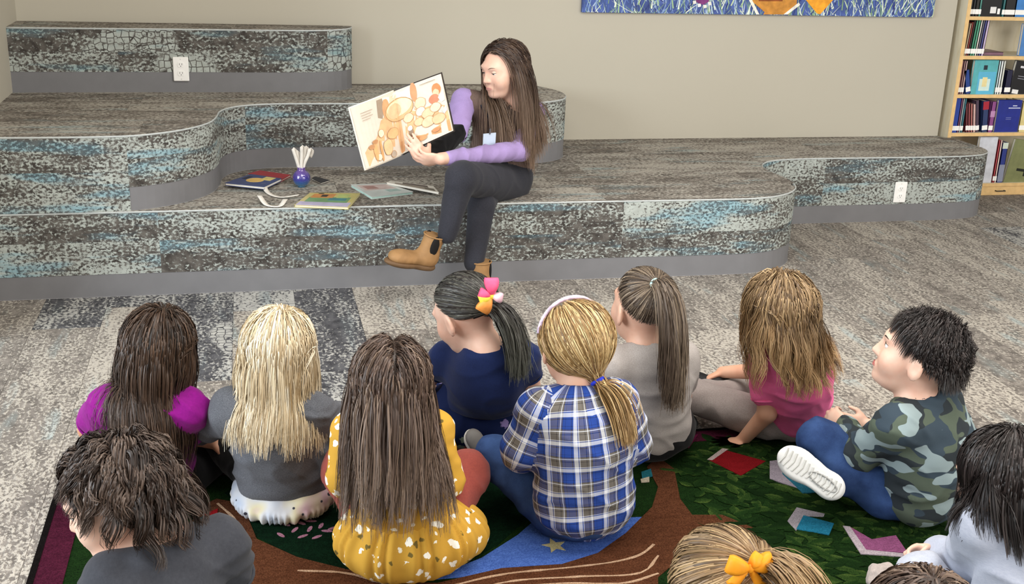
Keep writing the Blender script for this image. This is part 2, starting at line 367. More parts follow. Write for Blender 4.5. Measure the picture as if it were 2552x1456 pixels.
for L in ([(470, 1400), (500, 1352), (560, 1390), (600, 1415)], [(472, 1400), (500, 1420), (560, 1440)], [(545, 1258), (590, 1300), (598, 1330)], [(740, 1425), (860, 1432), (960, 1456), (1060, 1475)], [(1090, 1470), (1250, 1435), (1420, 1418), (1540, 1402), (1600, 1385), (1628, 1360)], [(1100, 1500), (1260, 1452), (1440, 1440), (1600, 1430), (1640, 1388)], [(760, 1470), (900, 1490), (1050, 1510)], [(1230, 1470), (1400, 1458), (1560, 1456), (1640, 1430)]):
    rp('bark_line', wob(L, .008), RZ+.003, MC)
for q, hx in (([(440, 1318), (458, 1312), (462, 1338), (444, 1345)], '#d8cfc4'), ([(458, 1312), (466, 1309), (470, 1342), (462, 1340)], '#7a3a5c'), ([(466, 1309), (474, 1306), (478, 1344), (470, 1342)], '#2f6f80'), ([(474, 1306), (489, 1300), (492, 1348), (478, 1344)], '#d9d2c6'), ([(489, 1300), (510, 1288), (506, 1350), (492, 1348)], '#2f7d8c'), ([(510, 1285), (543, 1270), (534, 1364), (506, 1352)], '#a31f25'), ([(543, 1290), (571, 1288), (565, 1362), (534, 1364)], '#ddd8d2')):
    rp('book_patch', px(q), RZ+.0034, pile_mat(hx, None))
for q, hx in (([(1768, 1150), (1806, 1124), (1908, 1152), (1846, 1188)], '#8d1c22'), ([(1762, 1148), (1800, 1120), (1815, 1122), (1775, 1150)], '#c9b8b4'), ([(1918, 1152), (1948, 1148), (1950, 1185), (2000, 1200), (1995, 1222), (1918, 1196)], '#a9a0ac'), ([(1945, 1160), (1990, 1165), (2040, 1230), (2000, 1232), (1950, 1185)], '#2c6f86'),
               ([(1962, 1302), (1985, 1268), (2055, 1284), (2052, 1290), (2002, 1288), (1984, 1326)], '#b3acb4'), ([(2002, 1288), (2078, 1308), (2066, 1336), (1984, 1322)], '#2d86a8'), ([(2100, 1314), (2118, 1316), (2158, 1374), (2262, 1384), (2256, 1392), (2145, 1384)], '#d4c4cc'), ([(2120, 1318), (2172, 1348), (2232, 1338), (2262, 1382), (2158, 1374)], '#a9628f'),
               ([(1672, 1098), (1740, 1086), (1716, 1120)], '#7c2750'), ([(1598, 1180), (1622, 1172), (1626, 1190), (1600, 1196)], '#2f7d8c'), ([(1596, 1198), (1618, 1192), (1618, 1204), (1598, 1206)], '#cfc4ae')):
    _bi = globals().get('_bi', 0)+1; rp('book_patch', px(q), RZ+.0032+.0002*_bi, pile_mat(hx, None), h=.003)
st = fl(1382, 1362, RZ); rp('star_patch', [(st[0]+r_*math.cos(a)*.9, st[1]+r_*math.sin(a)) for k in range(10) for r_, a in [((.038 if k % 2 == 0 else .016), k*math.pi/5+.4)]], RZ+.003, pile_mat('#ded6a8', '#a89c6a', 'rug_yellow'))
petal = pile_mat('#c08ba0', '#7c4c60', 'rug_pink')
for x, y in ((712, 1308), (735, 1322), (750, 1305), (775, 1300), (772, 1320), (800, 1312), (815, 1325), (700, 1335), (790, 1340), (830, 1318), (755, 1338), (735, 1300)):
    c = fl(x, y, RZ); a0 = random.random()*3; rp('petal_patch', [(c[0]+.016*math.cos(t)*math.cos(a0)-.006*math.sin(t)*math.sin(a0), c[1]+.016*math.cos(t)*math.sin(a0)+.006*math.sin(t)*math.cos(a0)) for t in np.linspace(0, 2*math.pi, 9)[:-1]], RZ+.002, petal)
# leaves of the tree crown: too many to pick apart one by one
mb = MB(); cols = []
LF = [(0, 0), (.35, .32), (.7, .28), (1, 0)]
lr = random.Random(4)
def leaf(cx, cy, an, ln, z, tone):
    ca, sa = math.cos(an), math.sin(an)
    pts = [(u, 0) for u, _ in LF]+[(u, v*.75) for u, v in LF[1:3]]+[(u, -v*.75) for u, v in LF[1:3]]
    V = [(cx+ln*(u*ca-v*sa)-RX0, cy+ln*(u*sa+v*ca)-RY0, z+.001*(v == 0)) for u, v in pts]
    mb.add(V, [(0, 1, 4), (1, 2, 5, 4), (2, 3, 5), (0, 6, 1), (1, 6, 7, 2), (2, 7, 3)]); cols.extend([tone*(.75+.5*(v > 0)) for u, v in pts])
lx0, lx1, ly0, ly1 = 1.13*S, RX1-w, 1.5, RY1-w
for k in range(1100):
    x, y = lr.uniform(lx0, lx1), lr.uniform(ly0, ly1)
    v = np.array([x, y, 0])-CAM; wv = v@_fw; X = 1276+F*(v@_r)/wv; Y = 728-F*(v@_u)/wv
    if X < 1700-(Y-1100)*.06 or (Y > 1270 and X < 1700+(Y-1250)*1.0): continue
    leaf(x, y, lr.gauss(-.5, .7)+math.pi*(lr.random() < .25), lr.uniform(.05, .085), RZ+.0008+.0012*lr.random(), lr.uniform(.35, 1.0))
lv = mb.build('leaf_pile', None, rug); at_ = lv.data.attributes.new('tone', 'FLOAT', 'POINT'); at_.data.foreach_set('value', cols)
m, nt, b = newmat('rug_leaf'); tn = nd(nt, 'ShaderNodeAttribute', attribute_name='tone').outputs['Fac']; co = nd(nt, 'ShaderNodeTexCoord').outputs['Object']; n = noi(nt, co, 260, 3, .8)
setp(nt, b, mix(nt, step(nt, n, .25, .75), (.004, .012, .004, 1), ramp(nt, tn, [(.2, lin('#10240f')), (.6, lin('#2b4a1f')), (1.0, lin('#5b7636'))])), .97, .03, n, 1.0, .006)
lv.data.materials.append(m); tag(lv, 'overlapping green leaves woven in the rug', kind='stuff')

# ------------------------------------------------------------------ outlets, painting
M_WHITE = plain('#f4f4f2', .35, .02, 20, .5, .02, name='white_plastic')
M_SLOT = plain('#2a2a2a', .5, .05, 20)
def outlet(loc, rz, label, w=.074, h=.117):
    r_ = empty('wall_outlet', loc, label, 'outlet', rot=(0, 0, rz))
    MB().box((-w/2, -.006, -h/2), (w/2, 0, h/2), bev=.003).build('cover_plate', M_WHITE, r_)
    for s_ in (-1, 1):
        z = s_*.021; V = []
        pr = [(.0165*math.cos(t), max(-.0125, min(.0125, .0165*math.sin(t)))) for t in np.linspace(0, 2*math.pi, 25)[:-1]]
        q = MB().add([(x, -.0085, z+zz) for x, zz in pr]+[(x*1.05, -.006, z+zz*1.05) for x, zz in pr], [list(range(24))[::-1]]+[(i, (i+1) % 24, (i+1) % 24+24, i+24) for i in range(24)]).build('socket', M_WHITE, r_)
        for dx in (-.006, .006): MB().box((dx-.001, -.0088, z-.001), (dx+.001, -.008, z+.007)).build('slot', M_SLOT, q)
        MB().lathe([(.0022, 0), (0, .0001)], 10).build('slot', M_SLOT, q).location = (0, -.0088, z-.0065)
        q.children[-1].rotation_euler = (math.pi/2, 0, 0)
    for s_ in (-1, 1): o = MB().lathe([(.003, 0), (.002, .0012), (0, .0014)], 10).build('screw', plain('#d5d5d2', .3, .02, 20), r_); o.location = (0, -.006, s_*.048); o.rotation_euler = (math.pi/2, 0, 0)
    return r_
o1 = at(451, 172, 5.545*S-.004); outlet(tuple(o1), 0, 'white outlet on the riser of the topmost carpeted tier')
o2 = at(2243, 479, 5.276*S-.004); outlet(tuple(o2), 0, 'white outlet on the riser of the lowest tier near the bookshelf')
wy = wall_y(2.8); pa = at(1447, 36, wall_y(1.75)); pb = at(2320, 37, wall_y(3.9)); zb_ = (pa[2]+pb[2])/2; PW = float(np.hypot(pb[0]-pa[0], pb[1]-pa[1])); PH = .62
art = empty('wall_painting', (pa[0], wall_y(pa[0])-.002, zb_), 'wide painting of blue and green grass blades on the beige wall', 'painting', rot=(0, 0, 0.0))
MB().box((0, -.022, 0), (PW, 0, PH), bev=.002).build('canvas', plain('#4a5d9a', .6, .35, 14, .2, .2), art)
ar = random.Random(2); mb = MB(); cc = []
pal = [lin(h) for h in ('#4d66ad', '#7f9bc9', '#a9c0dc', '#9dbd97', '#c6dab0', '#e4eede', '#41598a', '#2b3576', '#7f9f7c')]
for k in range(3000):
    x = ar.uniform(.0, PW); z = ar.uniform(-.1, PH*.95); L = ar.uniform(.05, .13); an = ar.gauss(0, .38); wd = ar.uniform(.0015, .0045); c = pal[int(ar.random()*9)]
    P = []
    for t in (0, .35, .7, 1): P.append((x+math.sin(an)*L*t+.25*L*an*t*t, z+L*t*math.cos(an)))
    if any(not (0.001 < p[0] < PW-.001 and .001 < p[1] < PH) for p in P):
        P = [(min(max(p[0], .001), PW-.001), min(max(p[1], .001), PH-.001)) for p in P]
    yy = -.0222-.0010*k/3000; V = []
    for i, p in enumerate(P): ww = wd*(1, .9, .6, .1)[i]; V += [(min(max(p[0]-ww, .0), PW), yy, p[1]), (min(max(p[0]+ww, 0), PW), yy, p[1])]
    mb.add(V, [(2*i, 2*i+1, 2*i+3, 2*i+2) for i in range(3)]); cc += [c]*8
gb = mb.build('painted_grass', None, art); ca_ = gb.data.attributes.new('paint', 'FLOAT_COLOR', 'POINT'); ca_.data.foreach_set('color', np.array(cc).ravel())
m, nt, b = newmat('brush_strokes'); a_ = nd(nt, 'ShaderNodeAttribute', attribute_name='paint').outputs['Color']; setp(nt, b, a_, .55, .3); gb.data.materials.append(m); tag(gb, 'blue, green and pale brush strokes of grass', kind='stuff')
def art_shape(name, L, hx, z=.0245):
    Y = wall_y(2.6)-.024; P = []
    for x, y in L:
        p = at(x, y, Y); P.append(((p[0]-pa[0])/math.cos(0.0), p[2]-zb_))
    n = len(P); yy = -z; MB().add([(p[0], yy, p[1]) for p in P], [list(range(n))]).build(name, plain(hx, .55, .25, 30, .2, .2), art)
art_shape('painted_shape', [(1866, -60), (1870, 0), (1905, 30), (1902, 36), (1965, 36), (1985, 10), (1990, -60)], '#c98b3e')
art_shape('painted_outline', [(1862, -60), (1866, 0), (1884, 36), (1892, 36), (1874, 0), (1870, -60)], '#efe8dc', .0250)
art_shape('painted_outline', [(1952, 36), (1962, 36), (1994, 12), (1990, 6)], '#efe8dc', .0250)
art_shape('painted_band', [(1890, -4), (1950, -4), (1950, 3), (1890, 3)], '#8a4a22', .0250)
art_shape('painted_shape', [(2002, -40), (2008, 0), (2036, 34), (2044, 35), (2080, -5), (2084, -40)], '#f0a030')
art_shape('painted_flower', [(1724, -20), (1736, 6), (1752, 12), (1766, 4), (1772, -20)], '#7d3a78')
for x, y in ((1730, 6), (1742, 13), (1756, 16), (1768, 9)): art_shape('painted_petal', [(x-4, y-4), (x+4, y-4), (x+5, y+3), (x-3, y+5)], '#f1efe6', .0250)

# ------------------------------------------------------------------ bookshelf
m, nt, b = newmat('maple_ply'); co = nd(nt, 'ShaderNodeTexCoord').outputs['Object']
g = noi(nt, mapping(nt, co, (3, 3, .6)), 5, 5, .65); setp(nt, b, ramp(nt, g, [(.3, lin('#cfc3a4')), (.5, lin('#ded6bf')), (.75, lin('#e6e0cd'))]), .45, .35, g, .05, .001); M_MAPLE = m
M_EDGE = plain('#e3bf86', .5, .1, 30, .3, .05, name='maple_edge')
BX, BY, BD, BW = 3.832*S, 5.762*S, .26, 1.05
bs = empty('library_bookshelf', (BX, BY, 0), 'maple library bookshelf standing at the right end of the tiers', 'bookshelf')
bs.location = (BX, BY, 0)
BT = 1.72
MB().box((0, .001, 0), (.024, BD, BT)).build('side_panel', M_MAPLE, bs); MB().box((0, 0, 0), (.024, .0012, BT)).build('edge_band', M_EDGE, bs)
MB().box((BW-.024, 0, 0), (BW, BD, BT)).build('side_panel', M_MAPLE, bs)
MB().box((.024, BD-.01, 0), (BW-.024, BD, BT)).build('back_panel', M_MAPLE, bs)
def sz(y, x=2480): return at(x, y, BY)[2]
shelf_z = [sz(457), sz(331), sz(236), sz(140), sz(42)]
for z in shelf_z: 
    o = MB().box((.024, .003, z-.02), (BW-.024, BD-.01, z)).build('shelf', M_MAPLE, bs); MB().box((.024, 0, z-.02), (BW-.024, .003, z)).build('edge_band', M_EDGE, o)
o = MB().box((.024, .004, 0), (BW-.024, .022, shelf_z[0]-.022), bev=.002).build('drawer_front', M_EDGE, bs)
hp = at(2494, 463, BY)[0]-BX; MBk = plain('#2a2622', .35, .1, 30, .5)
MB().tube([(hp-.03, .004, shelf_z[0]*.45-.005), (hp-.03, -.012, shelf_z[0]*.45-.005), (hp+.03, -.012, shelf_z[0]*.45-.005), (hp+.03, .004, shelf_z[0]*.45-.005)], .0035, 6).build('pull', MBk, o)
# books: px extents on the shelf front
def cover_mat(hx, hx2=None): return plain(hx, .38, .12, 26, .45, .03)
M_PAGE = plain('#e9e2d2', .8, .06, 300, .2, .1, name='book_pages'); M_LBL = plain('#f6f6f4', .5, .02, 30)
def shelf_book(xa, xb, ytop, si, hx, label, depth=.17, lean=0.0, face=False, sticker=True, mark=None, group=None):
    zb = shelf_z[si]; a = at(xa, ytop+40, BY+.02)[0]-BX; c = at(xb, ytop+40, BY+.02)[0]-BX; h = at((xa+xb)/2, ytop, BY+.02)[2]-zb
    wd = max(.006, c-a); r_ = empty('library_book', (BX+a, BY+.02, zb), label, 'book', group); r_.rotation_euler = (0, lean, 0)
    t = .003 if wd > .012 else .0015; cm = cover_mat(hx)
    if face:
        MB().box((0, 0, 0), (wd, .004, h), bev=.001).box((0, .02, 0), (wd, .024, h), bev=.001).build('cover', cm, r_); MB().box((.002, .004, .003), (wd-.002, .02, h-.003)).build('page_block', M_PAGE, r_)
        y = -.0004
    else:
        MB().box((0, 0, 0), (t, depth, h)).box((wd-t, 0, 0), (wd, depth, h)).box((0, 0, 0), (wd, t, h)).build('cover', cm, r_); MB().box((t, t, .003), (wd-t, depth-.003, h-.004)).build('page_block', M_PAGE, r_)
        y = -.0004
    if sticker and not face: MB().box((.0005, y, .012), (wd-.0005, 0, .04)).build('spine_label', M_LBL, r_)
    for i_, (u0, u1, v0, v1, hc) in enumerate(mark or []): MB().box((wd*u0, y-.0003-.0003*i_, h*v0), (wd*u1, 0, h*v1)).build('cover_print', plain(hc, .5, .05, 30), r_)
    return r_
G = 'books in the maple bookshelf'
bk = lambda *a, **k: shelf_book(*a, group=G, **k)
# top visible shelf (z of px 42)
for i, (a, c, hx, nm) in enumerate(((2423, 2430, '#15151a', 'black'), (2430, 2437, '#1c1c22', 'black'), (2437, 2446, '#22211f', 'charcoal'), (2446, 2452, '#4f8a80', 'teal'))): bk(a, c, -55, 4, hx, f'thin {nm} book upright on the top shelf in view, number {("one","two","three","four")[i]} from the left panel')
bk(2453, 2502, -60, 4, '#0f0f12', 'black book facing out on the top shelf in view', face=True, mark=[(.45, .75, .08, .24, '#e8e8e8'), (.82, .95, .06, .2, '#f2f2f2')])
bk(2504, 2511, -55, 4, '#2d6a6e', 'teal spined book right of the black facing book'); bk(2512, 2537, -60, 4, '#17171a', 'thick black book with white label on the top shelf in view'); bk(2538, 2570, -60, 4, '#3b7ec4', 'bright blue book at the right frame edge on the top shelf in view')
for i, (a, c, y, hx, nm) in enumerate(((2408, 2413, 58, '#b9a68f', 'tan'), (2413, 2418, 55, '#8d3b34', 'brick red'), (2418, 2423, 52, '#3a2a2a', 'dark brown'), (2424, 2430, 50, '#3f8a6c', 'green'), (2430, 2436, 49, '#5aa084', 'mint green'), (2436, 2441, 49, '#ded8d2', 'white'), (2441, 2446, 50, '#6a6a7a', 'slate'), (2446, 2452, 49, '#4a4a86', 'indigo'), (2452, 2458, 49, '#c9b6d6', 'lilac'))): bk(a, c, y, 3, hx, f'thin {nm} book in the row on the second shelf in view', lean=.05)
zb = shelf_z[3]; a_ = at(2449, 120, BY+.02); r_ = empty('library_book', (a_[0], BY+.03, zb), 'book lying flat on the second shelf in view', 'book', G)
MB().box((0, 0, 0), (.15, .16, .002)).box((0, 0, .018), (.15, .16, .02)).box((0, 0, 0), (.15, .002, .02)).build('cover', cover_mat('#7a5a6a'), r_); MB().box((.002, .002, .002), (.148, .158, .018)).build('page_block', M_PAGE, r_)
bk(2546, 2590, 60, 3, '#4a80c0', 'blue book at the right frame edge on the second shelf in view', face=True)
for i, (a, c, hx, nm) in enumerate(((2392, 2397, '#8a5a5e', 'mauve'), (2397, 2402, '#a07a7c', 'dusty pink'), (2402, 2407, '#c0a0a0', 'pale pink'))): bk(a, c, 152, 2, hx, f'thin {nm} book at the left end of the third shelf in view')
bk(2410, 2422, 175, 2, '#1f3f86', 'dark blue leaning book on the third shelf in view', lean=-.22)
bk(2425, 2484, 150, 2, '#58aeb4', 'turquoise book facing out on the third shelf in view', face=True, mark=[(.22, .95, .0, .66, '#5fb4d6'), (.3, .75, .1, .45, '#cfe6e0'), (.42, .62, .22, .5, '#e8d9a0'), (.4, .55, .72, .85, '#26303a')])
for i, (a, c, hx, nm) in enumerate(((2485, 2490, '#c6dfe6', 'pale blue'), (2490, 2496, '#e2e8ea', 'white'), (2496, 2502, '#d8dad2', 'cream'))): bk(a, c, 152, 2, hx, f'thin {nm} book right of the turquoise facing book')
bk(2504, 2519, 175, 2, '#1a1a3a', 'navy book behind the black angled book'); bk(2520, 2590, 150, 2, '#111116', 'black book facing out at the right of the third shelf in view', face=True, lean=.12, mark=[(.18, .6, .80, .86, '#d9d9de'), (.18, .5, .55, .57, '#8a8a96'), (.18, .5, .48, .50, '#8a8a96'), (.1, .32, .04, .16, '#e8e8e8')])
bk(2376, 2391, 244, 1, '#25409a', 'royal blue book at the left end of the fourth shelf in view'); bk(2391, 2396, 243, 1, '#7a4a6a', 'plum thin book on the fourth shelf in view'); bk(2396, 2399, 246, 1, '#b9c4c8', 'pale thin book on the fourth shelf in view'); bk(2399, 2405, 246, 1, '#356a78', 'petrol blue thin book on the fourth shelf in view')
for i, (a, c, y, hx, nm) in enumerate(((2411, 2417, 258, '#6a2f36', 'maroon'), (2417, 2423, 258, '#8c4a4e', 'russet'), (2423, 2429, 259, '#a86a66', 'terracotta'), (2429, 2436, 260, '#c9a6a2', 'rose'), (2437, 2446, 250, '#4a3a4c', 'aubergine'))): bk(a, c, y, 1, hx, f'{nm} book leaning left on the fourth shelf in view', lean=-.16)
bk(2452, 2466, 252, 1, '#2a3a66', 'navy and red leaning book on the fourth shelf in view', lean=-.10, mark=[(.0, 1, .72, .98, '#a6283a')]); bk(2467, 2478, 254, 1, '#8a4a86', 'purple striped spine book on the fourth shelf in view', mark=[(0, 1, .5, .7, '#b98ab6')])
bk(2484, 2542, 250, 1, '#1c2a86', 'deep blue book facing out on the fourth shelf in view', face=True, mark=[(.45, .95, .74, .77, '#cdd2ea'), (.62, .8, .81, .84, '#cdd2ea'), (.4, .62, .45, .46, '#8f98c8'), (.4, .62, .40, .41, '#8f98c8')]); bk(2543, 2560, 256, 1, '#d8c88a', 'pale yellow book at the right of the fourth shelf in view')
bk(2438, 2482, 342, 0, '#cfd2dc', 'white and grey book facing out on the bottom shelf', face=True, mark=[(.05, .4, .5, .62, '#3a4656')]); bk(2483, 2488, 350, 0, '#b84a52', 'red thin book on the bottom shelf'); bk(2488, 2493, 350, 0, '#e6c9c0', 'pale peach thin book on the bottom shelf')
bk(2494, 2507, 356, 0, '#2c3a86', 'blue and white spined book on the bottom shelf', mark=[(0, 1, .85, 1, '#cdd8cc'), (0, 1, 0.02, .45, '#8a90a6')])
bk(2512, 2590, 345, 0, '#7d8258', 'olive book with a dark bird shape facing out on the bottom shelf', face=True, lean=.14, mark=[(.3, .9, .30, .36, '#20241c'), (.55, .8, .2, .30, '#20241c')])

# ------------------------------------------------------------------ things on the lowest tier
def slab_book(quad, th, hx, label, marks=(), name='picture_book', pg='#e8e4da', z0=None):
    z0 = Z1 if z0 is None else z0
    P = [fl(x, y, z0+th) for x, y in quad]; c = sum(P)/4; r_ = empty(name, (c[0], c[1], z0+.0006), label, 'book')
    Q = [p-c for p in P]; 
    def pr(q, a, b2): return MB().prism([(p[0], p[1]) for p in q], a, b2)
    pr(Q, 0, .0022).build('cover', plain(hx, .3, .1, 20, .5), r_); pr([p*.975 for p in Q], .0022, th-.0022).build('page_block', plain(pg, .8, .06, 200), r_)
    top = pr(Q, th-.0022, th).build('cover', plain(hx, .3, .1, 20, .5), r_)
    for i, (u0, u1, v0, v1, hc, rd) in enumerate(marks):
        def bl(u, v): return (Q[0]*(1-u)*(1-v)+Q[1]*u*(1-v)+Q[2]*u*v+Q[3]*(1-u)*v)
        if rd: L = [bl((u0+u1)/2+(u1-u0)/2*math.cos(t), (v0+v1)/2+(v1-v0)/2*math.sin(t)) for t in np.linspace(0, 2*math.pi, 17)[:-1]]
        else: L = [bl(u0, v0), bl(u1, v0), bl(u1, v1), bl(u0, v1)]
        pr(L, th, th+.0003+.0001*i).build('cover_print', plain(hc, .35, .15, 30, .45), top)
    return r_
slab_book([(628, 424), (640, 430), (722, 444), (712, 434)], .012, '#a3262e', 'red book under the dark blue book in the tier corner', name='picture_book') if False else None
slab_book([(618, 433), (648, 425), (724, 436), (700, 449)], .010, '#a82830', 'red picture book lying partly under the dark blue one')
slab_book([(561, 456), (625, 434), (702, 445), (658, 466)], .013, '#3d4876', 'dark blue picture book with a yellow disc on its cover', [(.3, .75, .25, .7, '#e0b868', True), (.62, .95, .55, .85, '#d8c47a', False), (.5, .8, .1, .22, '#22243a', False)], z0=Z1+.0108)
slab_book([(777, 445), (785, 440), (822, 449), (800, 456)], .008, '#222024', 'small black booklet behind the glass ball', [])
slab_book([(733, 511), (772, 481), (898, 482), (868, 517)], .010, '#c9bd74', 'yellow and green picture book near the front edge', [(.0, .3, .02, .98, '#b8b2d0', False), (.28, .66, .1, .9, '#6f9a6a', False), (.6, .92, .12, .55, '#c98a4a', False), (.62, .9, .62, .84, '#b9c878', False), (.42, .6, .5, .84, '#3f7f86', False), (.68, .84, .3, .42, '#2c2420', False), (.9, .96, .2, .3, '#1c1a18', False)])
slab_book([(874, 460), (962, 457), (1030, 478), (926, 491)], .012, '#cfd6d4', 'pale mint picture book beside the woman\'s leg', [(.1, .9, .1, .55, '#c9b6b2', False), (.2, .5, .2, .45, '#a87f78', False), (.55, .85, .6, .8, '#9fb8b4', False)], pg='#bfe0d6')
slab_book([(963, 455), (972, 451), (1080, 464), (1094, 480)], .009, '#d9d3c8', 'cream and brown booklet overlapping the mint book', [(.12, .5, .15, .8, '#8f8274', False), (.55, .9, .3, .85, '#5a4c44', False), (.1, .5, .75, .95, '#6e6456', False)], z0=Z1+.0128)
# glass ball vase with paper loops
bc = fl(752, 466, Z1); ball = empty('glass_ball_jar', (bc[0], bc[1], Z1+.001), 'shiny blue and purple round jar holding paper strips', 'jar')
m, nt, b = newmat('iridescent_glass'); co = nd(nt, 'ShaderNodeTexCoord').outputs['Object']; z_ = nd(nt, 'ShaderNodeSeparateXYZ', {0: co}).outputs[2]
setp(nt, b, mix(nt, mth(nt, 'MULTIPLY', noi(nt, co, 45, 3), .6), ramp(nt, mth(nt, 'DIVIDE', z_, .085), [(.1, lin('#2b86b0')), (.45, lin('#3a3fa0')), (.95, lin('#7a58a8'))]), lin('#20206a')), .08, .9, noi(nt, co, 60, 2), .4, .004, Coat_Weight=1.0)
rb = .040
MB().lathe([(.001, 0), (.018, .001)]+[(rb*math.cos(t), rb+rb*math.sin(t)) for t in np.linspace(-1.15, 1.05, 14)]+[(.017, .084), (.019, .09), (.015, .09), (.013, .07)], 28).build('bowl', m, ball, True)
M_PAPER = plain('#e9e4dc', .85, .08, 40, .15, .1, name='paper')
def strip(name, pts, wd, parent=None, loc=(0, 0, 0), up=(0, 0, 1), mt=None, th=.0006):
    P = np.array(catmull(pts, .008)); T = np.gradient(P, axis=0); T /= np.linalg.norm(T, axis=1)[:, None]+1e-9
    Sd = np.cross(T, np.array(up)); Sd /= np.linalg.norm(Sd, axis=1)[:, None]+1e-9; Nn = np.cross(Sd, T)
    V = np.concatenate([P-Sd*wd/2+Nn*th, P+Sd*wd/2+Nn*th, P+Sd*wd/2-Nn*th, P-Sd*wd/2-Nn*th]); n = len(P)
    Fc = [(k*n+i, k*n+i+1, ((k+1) % 4)*n+i+1, ((k+1) % 4)*n+i) for k in range(4) for i in range(n-1)]+[(0, n, 2*n, 3*n), (n-1, 4*n-1, 3*n-1, 2*n-1)]
    return meshobj(name, V, Fc, mt or M_PAPER, parent, True, None, None if parent is not None else np.array(loc))
for i, (dx, dy, hh, cu) in enumerate(((-.014, 0, .085, -.02), (-.007, .006, .07, -.012), (.0, -.004, .095, .005), (.006, .004, .09, .016), (.012, -.003, .082, .03))):
    strip('paper_strip', [(dx*.4, dy, .05), (dx, dy, .1), (dx+cu*.6, dy, .1+hh*.5), (dx+cu, dy+.004, .09+hh), (dx+cu+.010, dy+.01, .08+hh), (dx+cu*.7+.008, dy+.012, .05+hh)], .014, ball, up=(0, 1, 0) if i % 2 else (.3, 1, 0))
for L, lb in (([(657, 467), (668, 480), (700, 491), (745, 492)], 'long white paper strip between the dark blue and yellow books'), ([(646, 497), (668, 512), (695, 514), (712, 503)], 'curved white paper strip at the front edge left of the yellow book')):
    pts = [fl(x, y, Z1+.006) for x, y in L]; pts = [p+np.array([0, 0, (.018, .0, .0, .012)[i]]) for i, p in enumerate(pts)]
    o = strip('paper_strip', pts, .02, None, (pts[1][0], pts[1][1], Z1)); tag(o, lb, 'paper')
# cups behind the woman
tb = fl(1313, 419, Z1); t_ = empty('tumbler', (tb[0], tb[1], Z1), 'pale blue tapered tumbler standing behind the woman\'s hip', 'cup')
MB().lathe([(.001, .0), (.026, 0), (.028, .003), (.029, .02)], 24).build('base', plain('#b08a78', .4, .05, 20), t_, True)
MB().lathe([(.029, .02), (.036, .15), (.035, .152), (.033, .145), (.026, .024), (.001, .024)], 24).build('cup', plain('#8fb6dc', .15, .05, 10, .7, .02), t_, True)
MB().lathe([(.037, .148), (.037, .156), (.03, .16), (.001, .161)], 24).build('lid', plain('#9fc0e0', .2, .05, 10, .6), t_, True)
tb = fl(1143, 408, Z1); t_ = empty('paper_cup', (tb[0], tb[1]+.12, Z1), 'white speckled cup behind the woman\'s elbow', 'cup')
m, nt, b = newmat('speckled_white'); co = nd(nt, 'ShaderNodeTexCoord').outputs['Object']; v_ = nd(nt, 'ShaderNodeTexVoronoi', {'Vector': co, 'Scale': 60.0}).outputs[0]
setp(nt, b, mix(nt, step(nt, v_, .15, .2), lin('#4a5560'), lin('#eef0ee')), .5, .4)
MB().lathe([(.001, 0), (.03, 0), (.038, .12), (.036, .12), (.03, .01)], 24).build('cup', m, t_, True); MB().lathe([(.040, .118), (.040, .128), (.034, .134), (.001, .135)], 24).build('lid', plain('#f0f0ee', .3, .02, 20), t_, True)
